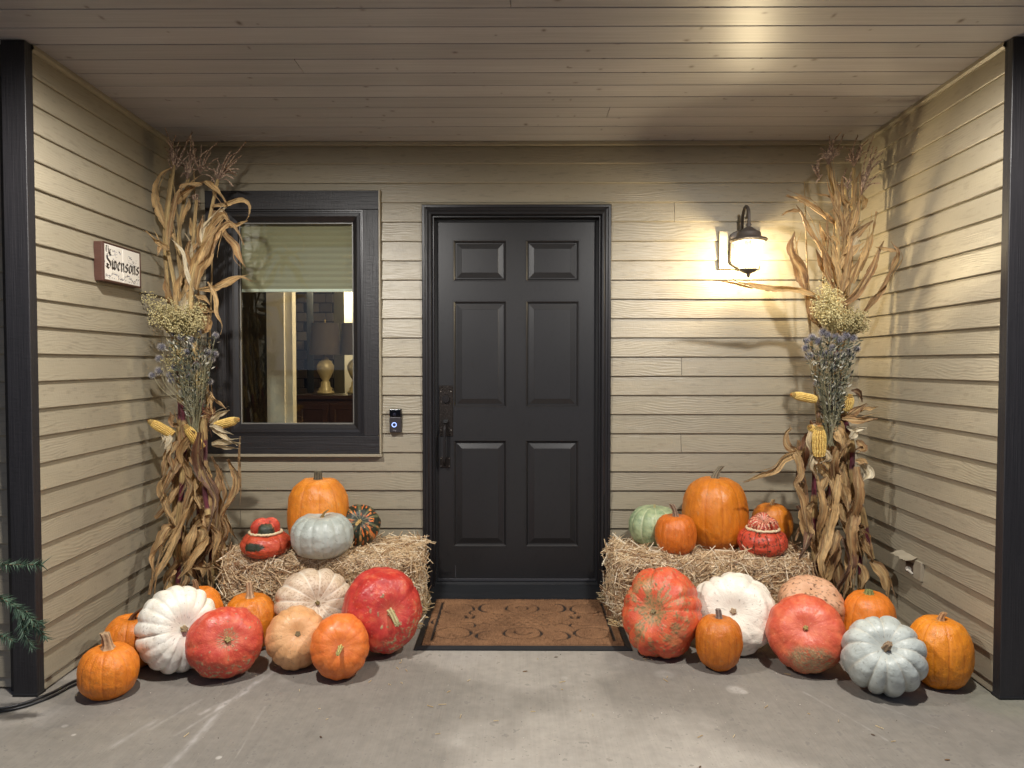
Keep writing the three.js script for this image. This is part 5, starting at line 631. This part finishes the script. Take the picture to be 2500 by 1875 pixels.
function blade(pts, w, shade, seed) {                    // a dry leaf: folded along its midrib, twisting, with wavy torn edges
  const R = rng(seed), cur = new THREE.CatmullRomCurve3(pts), L = cur.getLength(), n = Math.max(14, Math.round(L / 0.011)), m = 8, P = [], uv = [], col = [], idx = [];
  const face = new THREE.Vector3((R() - 0.5) * 0.9, (R() - 0.5) * 0.5, 1).normalize(), tw0 = (R() - 0.5) * 1.1, tw1 = (R() - 0.5) * 1.7, fold0 = 0.2 + 0.42 * R(), wav = 0.05 + 0.10 * R(), p1 = R() * 9, kf = 6 + 7 * R(), tone = R(), [A, B] = SHADES[shade];
  const T = new THREE.Vector3(), X = new THREE.Vector3(), N = new THREE.Vector3(), C = new THREE.Vector3();
  for (let j = 0; j <= n; j++) {
    const t = j / n; cur.getPointAt(t, C); cur.getTangentAt(t, T);
    X.crossVectors(T, face).normalize(); if (X.lengthSq() < 0.1) X.set(1, 0, 0); N.crossVectors(X, T).normalize();
    const ang = tw0 + tw1 * t + 0.5 * Math.sin(t * 7 + p1), ca = Math.cos(ang * 0.75), sa = Math.sin(ang * 0.75), X2 = X.clone().multiplyScalar(ca).addScaledVector(N, sa), N2 = N.clone().multiplyScalar(ca).addScaledVector(X, -sa);
    const wd = w * (0.42 + 0.58 * ss(0, 0.22, t)) * (1 - 0.86 * ss(0.5, 1.02, t)), fold = fold0 + 0.25 * Math.sin(t * 11 + p1 * 2);
    for (let i = 0; i <= m; i++) {
      const u = i / m * 2 - 1, au = Math.abs(u), ed = wav * w * au * au * (1.3 * Math.sin(t * L * kf * 3.2 + p1 + (u > 0 ? 2.1 : 0)) + 1.2 * nz(t * L * 24, seed % 17, u)) + 0.10 * w * nz(u * 3.1, t * L * 7, seed), tear = 1 - 0.3 * au * ss(0.15, 0.6, nz(t * L * 60 + 3, seed % 13 + u, 2)) + 0.06 * au * nz(t * L * 150, seed, u);
      const q = C.clone().addScaledVector(X2, u * wd * 0.5 * tear * Math.cos(fold * 0.9)).addScaledVector(N2, au * wd * 0.5 * Math.sin(fold) + ed + 0.055 * w * Math.sin(i * 2.4 + t * 5) + 0.05 * w * nz(i * 1.7, t * L * 20, seed));
      P.push(q.x, q.y, q.z); uv.push(i / m + (seed % 7) * 0.3, t * L * 2.2 + seed * 0.13);
      const k = cl(0.9 * tone + 0.1 + 0.8 * nz(t * L * 16, u * 2.2, seed) - 0.25 * ss(0.7, 1, t)); let c = mixv(B, A, k); if (au < 0.12) c = mixv(c, S(232, 208, 156), 0.55); if (nz(t * L * 55, u * 6, seed + 3) > 0.42) c = mixv(c, S(112, 80, 52), 0.4); col.push(...c);
    }
  }
  for (let j = 0; j < n; j++) for (let i = 0; i < m; i++) { const a = j * (m + 1) + i, b = a + m + 1; idx.push(a, a + 1, b, a + 1, b + 1, b); }
  const g = new THREE.BufferGeometry(); g.setAttribute('position', new THREE.Float32BufferAttribute(P, 3)); g.setAttribute('uv', new THREE.Float32BufferAttribute(uv, 2)); g.setAttribute('color', new THREE.Float32BufferAttribute(col, 3)); g.setIndex(idx); g.computeVertexNormals(); return g;
}
function sweep(pts, rad, colf, n = 120, m = 12) {          // tube with its own radius and colour along the way
  const cur = new THREE.CatmullRomCurve3(pts), fr = cur.computeFrenetFrames(n, false), P = [], uv = [], col = [], idx = [], C = new THREE.Vector3(), L = cur.getLength();
  for (let j = 0; j <= n; j++) { const t = j / n; cur.getPointAt(t, C); const r = rad(t, L); for (let i = 0; i <= m; i++) { const a = 6.2832 * (i % m) / m, q = fr.normals[j].clone().multiplyScalar(Math.cos(a) * r).addScaledVector(fr.binormals[j], Math.sin(a) * r).add(C); P.push(q.x, q.y, q.z); uv.push(i / m * 2, t * L * 2); col.push(...colf(t, L, a)); } }
  for (let j = 0; j < n; j++) for (let i = 0; i < m; i++) { const a = j * (m + 1) + i, b = a + m + 1; idx.push(a, b, a + 1, a + 1, b, b + 1); }
  for (const j of [0, n]) { const c = P.length / 3; cur.getPointAt(j / n, C); P.push(C.x, C.y, C.z); uv.push(0, 0); col.push(...S(214, 190, 150)); for (let i = 0; i < m; i++) idx.push(c, j * (m + 1) + i, j * (m + 1) + i + 1); }
  const g = new THREE.BufferGeometry(); g.setAttribute('position', new THREE.Float32BufferAttribute(P, 3)); g.setAttribute('uv', new THREE.Float32BufferAttribute(uv, 2)); g.setAttribute('color', new THREE.Float32BufferAttribute(col, 3)); g.setIndex(idx); g.computeVertexNormals(); return g;
}
const kernelG = new THREE.SphereGeometry(1, 6, 4), thornG = new THREE.ConeGeometry(0.0013, 0.011, 3, 1, true).translate(0, 0.0055, 0), seedG = new THREE.IcosahedronGeometry(0.0034, 0), tinyLeafG = (() => { const s = new THREE.Shape(); s.moveTo(0, 0); s.quadraticCurveTo(0.010, 0.012, 0, 0.036); s.quadraticCurveTo(-0.010, 0.012, 0, 0); const g = new THREE.ShapeGeometry(s, 4); const p = g.attributes.position; for (let i = 0; i < p.count; i++) p.setZ(i, 6 * p.getX(i) ** 2 * 8 - 3.5 * p.getY(i) ** 2); g.computeVertexNormals(); return g; })();
const plantM = std({ vertexColors: true, roughness: 0.8, side: THREE.DoubleSide });
const put = (g, pos, dir, s = 1, spin = 0) => { const q = new THREE.Quaternion().setFromUnitVectors(new THREE.Vector3(0, 1, 0), dir).multiply(new THREE.Quaternion().setFromAxisAngle(new THREE.Vector3(0, 1, 0), spin)); return g.clone().applyMatrix4(new THREE.Matrix4().compose(pos, q, new THREE.Vector3(s, s, s))); };
function cornBundle(side, label, bouquetLabel) {
  const D = CORN[side], R = rng(side === 'left' ? 301 : 907), tie = V3(D.tie), sg = side === 'left' ? -1 : 1;
  const base = trip(D.stalk[1]).pop(), t = thing('corn_stalk_bundle', label, 'corn stalks', [0, 0, 0], 'tied corn stalk bundles');
  // stalks: sheathed joints with stretches of bare red-purple cane
  D.stalk.forEach((s, k) => {
    const pts = trip(s), last = pts[pts.length - 1]; if (last.y < 0.25) { last.y = 0.004; } const ph = R(), period = 0.19 + 0.05 * R();
    const at = (tt, L) => ((tt * L + ph) / period) % 1, bare = (tt, L) => tt * L > 0.95 && at(tt, L) > 0.55 ? 1 : 0;
    part('stalk', sweep(pts, (tt, L) => (0.0075 + 0.0075 * ss(0, 0.75, tt)) * (bare(tt, L) ? 0.82 : 1.12) * (1 + 0.14 * Math.exp(-(((at(tt, L) - 0.55) / 0.02) ** 2))), (tt, L, a) => { const n = nz(a * 1.5, tt * L * 9, k * 3.3); return bare(tt, L) ? mixv(S(128, 40, 62), S(92, 36, 46), cl(0.5 + n)) : mixv(S(226, 196, 134), S(164, 130, 84), cl(0.45 + 0.8 * n)); }, 150, 12), leafM, t);
  });
  D.leaf.forEach(([w0, sh, s], i) => { const w = w0 * 0.8; const pts = trip(s), isHusk = i >= D.leaf.length - (side === 'left' ? 9 : 14); part(isHusk ? 'husk' : 'leaf', ribbon(pts, w, sh, 1000 * (sg + 2) + i * 17), leafM, t); });
  // extra hanging leaves that fill the skirt and the neck of the bundle
  const foot = [0, 1, 3].map(k => trip(D.stalk[k] ?? D.stalk[0]));
  for (let i = 0; i < 20; i++) {
    const st = foot[i % 3], a = st[st.length - 1 - (i % 3) - 1] ?? st[0], y0 = 0.40 + 0.62 * R(), x0 = tie.x + (R() - 0.5) * 0.24, z0 = 0.34 + 0.16 * R(), len = 0.22 + 0.28 * R(), dx = (R() - 0.5) * 0.16;
    const p = [0, 0.35, 0.7, 1].map(q => new THREE.Vector3(cl(x0 + dx * q + 0.03 * Math.sin(q * 7 + i), -1.86, 1.86), Math.max(0.02, y0 - len * q), z0 + 0.05 * Math.sin(q * 4 + i) + 0.04 * q)); part('leaf', ribbon(p, 0.04 + 0.03 * R(), R() < 0.2 ? 2 : 0, 5000 * (sg + 2) + i * 31), leafM, t);
  }
  // narrow upright leaves and thin canes that thicken the upper half
  for (let i = 0; i < (side === 'left' ? 9 : 18); i++) {
    const st = trip(D.stalk[i % D.stalk.length]), k0 = 1 + i % 3, a = st[k0].clone().lerp(st[k0 + 1] ?? st[k0], R()), up = 0.14 + 0.24 * R(), sx = (R() - 0.5) * 0.30, bend = (R() - 0.35) * 0.16;
    const p = [0, 0.4, 0.75, 1].map(q => new THREE.Vector3(cl(a.x + sx * q * q + 0.012 * Math.sin(q * 8 + i), -1.85, 1.85), Math.min(2.46, a.y + up * q - bend * q * q), a.z + (R() - 0.3) * 0.05 * q)); part('leaf', ribbon(p, 0.016 + 0.024 * R(), R() < 0.25 ? 1 : 0, 7000 * (sg + 2) + i * 13), leafM, t);
  }
  for (let i = 0; i < 5; i++) { const b0 = tie.clone().add(new THREE.Vector3((R() - 0.5) * 0.06, -0.1, -0.06)), e = new THREE.Vector3(cl(tie.x + (R() - 0.5) * 0.34 + sg * 0.02, -1.85, 1.85), 1.95 + 0.4 * R(), 0.22 + 0.14 * R()); part('cane', sweep([e, e.clone().lerp(b0, 0.5).add(new THREE.Vector3((R() - 0.5) * 0.03, 0, 0)), b0], (tt) => 0.003 + 0.004 * tt, (tt, L, a2) => mixv(S(206, 176, 118), S(150, 118, 76), cl(0.5 + nz(a2, tt * L * 12, i))), 50, 8), leafM, t); }
  // tassels
  D.tassel.forEach((s, k) => {
    const q = trip(s), b = q.shift(), list = [], cA = S(182, 156, 134), cB = S(132, 108, 92);
    const tips = []; q.forEach(e => { tips.push(e); tips.push(e.clone().add(new THREE.Vector3((R() - 0.5) * 0.06, -0.03 - 0.05 * R(), (R() - 0.5) * 0.08))); tips.push(e.clone().lerp(b, 0.3).add(new THREE.Vector3((R() - 0.5) * 0.09, 0.02 * R(), (R() - 0.5) * 0.09))); });
    tips.forEach(e => {
      e.x = cl(e.x, -1.87, 1.87); e.y = Math.min(e.y, 2.505); const mid = b.clone().lerp(e, 0.55).add(new THREE.Vector3((R() - 0.5) * 0.03, 0.025, (R() - 0.5) * 0.03)), cur = new THREE.CatmullRomCurve3([b, mid, e]), L = cur.getLength();
      list.push(tint(new THREE.TubeGeometry(cur, 12, 0.0015, 4), cB));
      for (let d = 0.04; d < L; d += 0.006) { const u = d / L, p = cur.getPointAt(Math.min(1, u)), dir = cur.getTangentAt(Math.min(1, u)).add(new THREE.Vector3((R() - 0.5) * 0.9, (R() - 0.5) * 0.9, (R() - 0.5) * 0.9)).normalize(); list.push(tint(put(new THREE.ConeGeometry(0.0037, 0.0175, 4, 1).translate(0, 0.005, 0), p, dir), R() < 0.5 ? cA : cB)); }
    });
    part('tassel', merge(list), plantM, t);
  });
  // ears
  D.ear.forEach(([x0, y0, z0, x1, y1, z1, r], e) => {
    const a = new THREE.Vector3(x0, y0, z0), b = new THREE.Vector3(x1, y1, z1), L = a.distanceTo(b), dir = b.clone().sub(a).normalize(), q = new THREE.Quaternion().setFromUnitVectors(new THREE.Vector3(0, 1, 0), dir), ear = new THREE.Group(); ear.name = 'corn_ear'; ear.position.copy(a); ear.quaternion.copy(q); t.add(ear);
    const prof = y => r * (0.86 + 0.14 * ss(0, 0.2, y)) * (1 - 0.55 * ss(0.55, 1.0, y) ** 1.5);
    part('cob', lathe(Array.from({ length: 12 }, (_, i) => [Math.max(0.001, prof(i / 11) * 0.86 * (i === 11 ? 0.2 : 1)), L * i / 11]), 20), std({ color: lc(150, 104, 52), roughness: 0.8 }), ear);
    const list = [], rows = 14, kh = 0.0062, n = Math.floor(L / kh);
    for (let j = 0; j < n; j++) for (let i = 0; i < rows; i++) { const y = (j + 0.5) / n; if (y > 0.97) continue; const an = 6.2832 * (i + 0.12 * Math.sin(j * 0.9)) / rows, rr = prof(y), m = new THREE.Matrix4().makeRotationY(-an).multiply(new THREE.Matrix4().compose(new THREE.Vector3(rr * 0.9, y * L, 0), new THREE.Quaternion(), new THREE.Vector3(rr * 0.2, kh * 0.52, 3.14159 * rr / rows * 0.96))); const tn = R(); list.push(tint(kernelG.clone().applyMatrix4(m), mixv(S(230, 200, 118), S(208, 172, 90), tn).map(v => v * (y > 0.84 ? 0.5 : 1)))); }
    const kr = part('kernel_rows', merge(list), std({ vertexColors: true, roughness: 0.35 }), ear); kr.userData.kind = 'stuff';
  });
  // raffia tie
  const tl = []; for (let i = 0; i < 9; i++) { const pts = []; for (let k = 0; k < 10; k++) { const a = 6.2832 * k / 10; pts.push([tie.x + (0.062 + 0.008 * R()) * Math.cos(a), tie.y - 0.035 + 0.05 * R() * 1.2, tie.z - 0.05 + (0.062 + 0.008 * R()) * Math.sin(a)]); } tl.push(tint(tube(pts, 0.0016, 60, 5, true), mixv(S(128, 86, 52), S(92, 58, 36), R()))); }
  for (let i = 0; i < 26; i++) { const a = R() * 6.28, p = [tie.x + 0.06 * Math.cos(a), tie.y + 0.02 * (R() - 0.5), tie.z - 0.05 + 0.062 * Math.sin(a)]; tl.push(tint(tube([p, [p[0] + 0.03 * (R() - 0.5), p[1] - 0.03, p[2] + 0.012], [p[0] + 0.06 * (R() - 0.5), p[1] - 0.05 - 0.07 * R(), p[2] + 0.01]], 0.0010, 8, 4), mixv(S(140, 92, 58), S(96, 60, 38), R()))); }
  part('raffia_tie', merge(tl), plantM, t);
  // dried flowers tied in front
  const f = thing('dried_flower_bouquet', bouquetLabel, 'dried flowers', [0, 0, 0], 'dried flower bouquets on the corn stalks');
  const root = tie.clone().add(new THREE.Vector3(0, -0.06, 0.03)), neck = tie.clone().add(new THREE.Vector3(0, 0.02, 0.03));
  D.thistle.forEach((s, i) => {
    const c = V3(s), r = 0.019 + 0.006 * ((i * 37) % 10) / 10, list = [], blue = side === 'right' ? 0.42 : 0.2;
    list.push(tint(new THREE.SphereGeometry(r * 0.62, 10, 8).translate(c.x, c.y, c.z), S(74, 72, 82)));
    for (let k = 0; k < 90; k++) { const y = 1 - 2 * (k + 0.5) / 90, an = k * 2.39996, q = Math.sqrt(1 - y * y), d = new THREE.Vector3(q * Math.cos(an), y, q * Math.sin(an)); list.push(tint(put(thornG, c.clone().addScaledVector(d, r * 0.55), d, r / 0.018), mixv(mixv(S(186, 180, 170), S(132, 128, 128), R()), S(112, 110, 146), blue * (0.3 + 0.7 * R())))); }
    const h = part('globe_thistle', merge(list), plantM, f), e = c.clone().lerp(neck, 0.5).add(new THREE.Vector3((c.x - neck.x) * 0.2, 0.01, 0.012));
    part('flower_stem', tint(new THREE.TubeGeometry(new THREE.CatmullRomCurve3([c, e, neck.clone().add(new THREE.Vector3((c.x - neck.x) * 0.12, 0, (R() - 0.5) * 0.03)), root.clone().add(new THREE.Vector3((neck.x - c.x) * 0.12, -0.04 * R(), 0))]), 20, 0.0013, 5), S(140, 134, 106)), plantM, h);
  });
  D.spray.forEach((s, k) => {
    const b = V3(s[0]), list = [], dark = k === 1 ? 0.55 : side === 'left' ? 0.4 : 0.05, dens = k === 1 && side === 'left' ? 70 : 150;
    s.slice(1).forEach(e => {
      const tip = V3(e), dir = tip.clone().sub(b), L = dir.length(); list.push(tint(new THREE.TubeGeometry(new THREE.CatmullRomCurve3([b, b.clone().lerp(tip, 0.5).add(new THREE.Vector3(0, -0.01, 0.01)), tip]), 8, 0.0012, 4), S(150, 140, 88)));
      for (let i = 0; i < dens; i++) { const u = Math.pow(R(), 0.55), sp = 0.010 + 0.022 * (1 - Math.abs(u - 0.75)), p = b.clone().lerp(tip, 0.25 + 0.78 * u).add(new THREE.Vector3((R() - 0.5), (R() - 0.5), (R() - 0.5)).multiplyScalar(2 * sp)); list.push(tint(seedG.clone().scale(0.7 + 0.8 * R(), 0.7 + 0.8 * R(), 0.7 + 0.8 * R()).translate(p.x, p.y, p.z), mixv(mixv(S(214, 202, 152), S(166, 150, 100), R()), S(96, 84, 54), dark * (0.4 + 0.6 * R())))); }
    });
    part('seed_spray', merge(list), plantM, f);
  });
  const lv = []; const hh = side === 'left' ? 0.40 : 0.46;
  for (let i = 0; i < (side === 'left' ? 700 : 1100); i++) { const u = Math.pow(R(), 0.8), y = root.y + 0.03 + hh * u, wd = 0.028 + 0.105 * u, an = R() * 6.28, rr = wd * Math.sqrt(R()); const p = new THREE.Vector3(tie.x + rr * Math.cos(an) + (side === 'left' ? -0.01 : 0.0) * u, y, tie.z + 0.02 + rr * 0.6 * Math.sin(an)), d = new THREE.Vector3((R() - 0.5) * 1.6 + Math.cos(an) * 0.5, 0.7 * R() + 0.2, (R() - 0.2) * 1.2).normalize(); lv.push(tint(put(tinyLeafG, p, d, 0.35 + 0.6 * R(), R() * 6.28), mixv(mixv(S(84, 87, 72), S(50, 54, 44), R()), S(202, 198, 180), R() < 0.2 ? 0.75 : 0))); }
  for (let i = 0; i < 22; i++) { const an = R() * 6.28, u = 0.5 + 0.5 * R(), e = new THREE.Vector3(tie.x + 0.10 * u * Math.cos(an), root.y + hh * u, tie.z + 0.03 + 0.06 * Math.sin(an)); lv.push(tint(new THREE.TubeGeometry(new THREE.CatmullRomCurve3([e, e.clone().lerp(root, 0.5).add(new THREE.Vector3(0.012 * Math.cos(an), 0, 0)), root.clone().add(new THREE.Vector3(0.02 * Math.cos(an), -0.05 * R(), 0))]), 10, 0.0013, 4), mixv(S(92, 92, 68), S(124, 118, 88), R()))); }
  const fo = part('leafy_stems', merge(lv), plantM, f); fo.userData.kind = 'stuff';
}
cornBundle('left', 'tied corn stalks with yellow ears in the corner beside the window', 'faded globe thistle bouquet with wide seed sprays, on the stalks beside the window');
cornBundle('right', 'tied corn stalks with yellow ears in the corner beside the lantern', 'bluish globe thistle bouquet with pale upright seed spray, on the stalks beside the lantern');

// ---------------------------------------------------------------- fir branches reaching in at the left edge
{
  const t = thing('fir_branch', 'green fir branch tips hanging in front of the corner post', 'fir branch', [0, 0, 0]);
  const R = rng(44), tw = std({ color: lc(84, 66, 48), roughness: 0.9 }), nm = std({ vertexColors: true, roughness: 0.55, side: THREE.DoubleSide }), ng = new THREE.ConeGeometry(0.0027, 0.033, 4, 1).translate(0, 0.0165, 0).scale(1, 1, 0.5);
  const br = [[[-1.95, 0.66, 1.56], [-1.8, 0.668, 1.55], [-1.70, 0.664, 1.54], [-1.615, 0.663, 1.53]], [[-1.95, 0.60, 1.57], [-1.80, 0.575, 1.56], [-1.72, 0.53, 1.55], [-1.66, 0.49, 1.55]], [[-1.70, 0.52, 1.55], [-1.665, 0.46, 1.55], [-1.62, 0.43, 1.54], [-1.60, 0.40, 1.54]], [[-1.68, 0.48, 1.55], [-1.66, 0.42, 1.56], [-1.64, 0.37, 1.55]], [[-1.95, 0.44, 1.58], [-1.80, 0.43, 1.57], [-1.73, 0.41, 1.56], [-1.70, 0.395, 1.56]], [[-1.82, 0.43, 1.57], [-1.79, 0.38, 1.57], [-1.785, 0.35, 1.57]], [[-1.66, 0.50, 1.55], [-1.63, 0.47, 1.56], [-1.60, 0.455, 1.55]], [[-2.4, 0.8, 1.7], [-2.2, 0.72, 1.64], [-1.95, 0.62, 1.57]], [[-2.2, 0.72, 1.64], [-2.05, 0.56, 1.6], [-1.95, 0.44, 1.58]]];
  const twigs = [], nl = [];
  br.forEach((pts, b) => {
    const cur = new THREE.CatmullRomCurve3(pts.map(p => new THREE.Vector3(p[0] - 0.09, p[1] - 0.085, p[2] - 0.05))), L = cur.getLength(); twigs.push(new THREE.TubeGeometry(cur, 20, b > 6 ? 0.004 : 0.0022, 6));
    for (let d = 0.004; d < L; d += 0.0014) { const u = d / L, p = cur.getPointAt(u), T = cur.getTangentAt(u), sd = new THREE.Vector3(R() - 0.5, R() - 0.5, R() - 0.5); sd.addScaledVector(T, -sd.dot(T)).normalize(); const dir = T.clone().multiplyScalar(0.55 + 0.3 * R()).add(sd).add(new THREE.Vector3(0, -0.25, 0)).normalize(); nl.push(tint(put(ng, p, dir, 0.8 + 0.5 * R(), R() * 6), mixv(S(92, 116, 94), S(50, 74, 58), R()))); }
  });
  part('twigs', merge(twigs), tw, t); const n = part('needles', merge(nl), nm, t); n.userData.kind = 'stuff';
}
// ---------------------------------------------------------------- loose straw on mat and slab
{
  const R = rng(66), N = 150, im = new THREE.InstancedMesh(straw, strawM, N), M = new THREE.Matrix4(), C = new THREE.Color();
  for (let i = 0; i < N; i++) {
    const s = R() < 0.5 ? -1 : 1, near = R() < 0.72, x = near ? s * (0.47 + 0.05 * R() + 0.0) : (R() * 2 - 1) * 1.3, z = near ? 0.08 + 0.5 * R() : 0.9 + 0.7 * R(), onMat = Math.abs(x - 0.03) < 0.46 && z < 0.82, L = near ? 0.03 + 0.09 * R() : 0.008 + 0.022 * R(), a = R() * 3.14, w = near ? 1 : 0.7;
    M.makeBasis(new THREE.Vector3(Math.cos(a) * L, 0, Math.sin(a) * L), new THREE.Vector3(0, w, 0), new THREE.Vector3(-Math.sin(a) * w, 0, Math.cos(a) * w)).setPosition(x, onMat ? 0.025 : 0.004 + (near ? 0.03 * R() : 0), z); im.setMatrixAt(i, M); im.setColorAt(i, C.setRGB(...mixv(S(190, 158, 108), S(228, 204, 158), R())));
  }
  im.name = 'straw_litter'; im.userData = { kind: 'stuff', label: 'loose bits of straw scattered round the doormat and slab', category: 'straw' }; im.castShadow = im.receiveShadow = true; scene.add(im);
}

{ // grit and crumbs of dry leaf on the slab
  const R = rng(171), N = 420, g = new THREE.IcosahedronGeometry(1, 0), im = new THREE.InstancedMesh(g, std({ roughness: 0.9 }), N), M = new THREE.Matrix4(), Q = new THREE.Quaternion(), C = new THREE.Color();
  for (let i = 0; i < N; i++) { const leaf = i < 16, s = leaf ? 0.003 + 0.005 * R() : 0.0008 + 0.0016 * R() * R(), x = (R() * 2 - 1) * 1.75, z = 0.86 + 1.3 * R(); M.compose(new THREE.Vector3(x, leaf ? 0.0022 : s * 0.6, z), Q.setFromEuler(new THREE.Euler(0, R() * 6, 0)), new THREE.Vector3(s * 1.6, leaf ? 0.0012 : s, s * 0.7)); im.setMatrixAt(i, M); im.setColorAt(i, C.setRGB(...(leaf ? mixv(S(120, 88, 54), S(74, 54, 38), R()) : mixv(S(70, 62, 54), S(214, 206, 190), R())))); }
  im.name = 'floor_debris'; im.userData = { kind: 'stuff', label: 'grit and crumbs of dry leaf scattered on the slab', category: 'debris' }; scene.add(im);
}

scene.traverse(o => { if (o.isMesh) o.castShadow = o.receiveShadow = true; });
renderer.render(scene, camera);
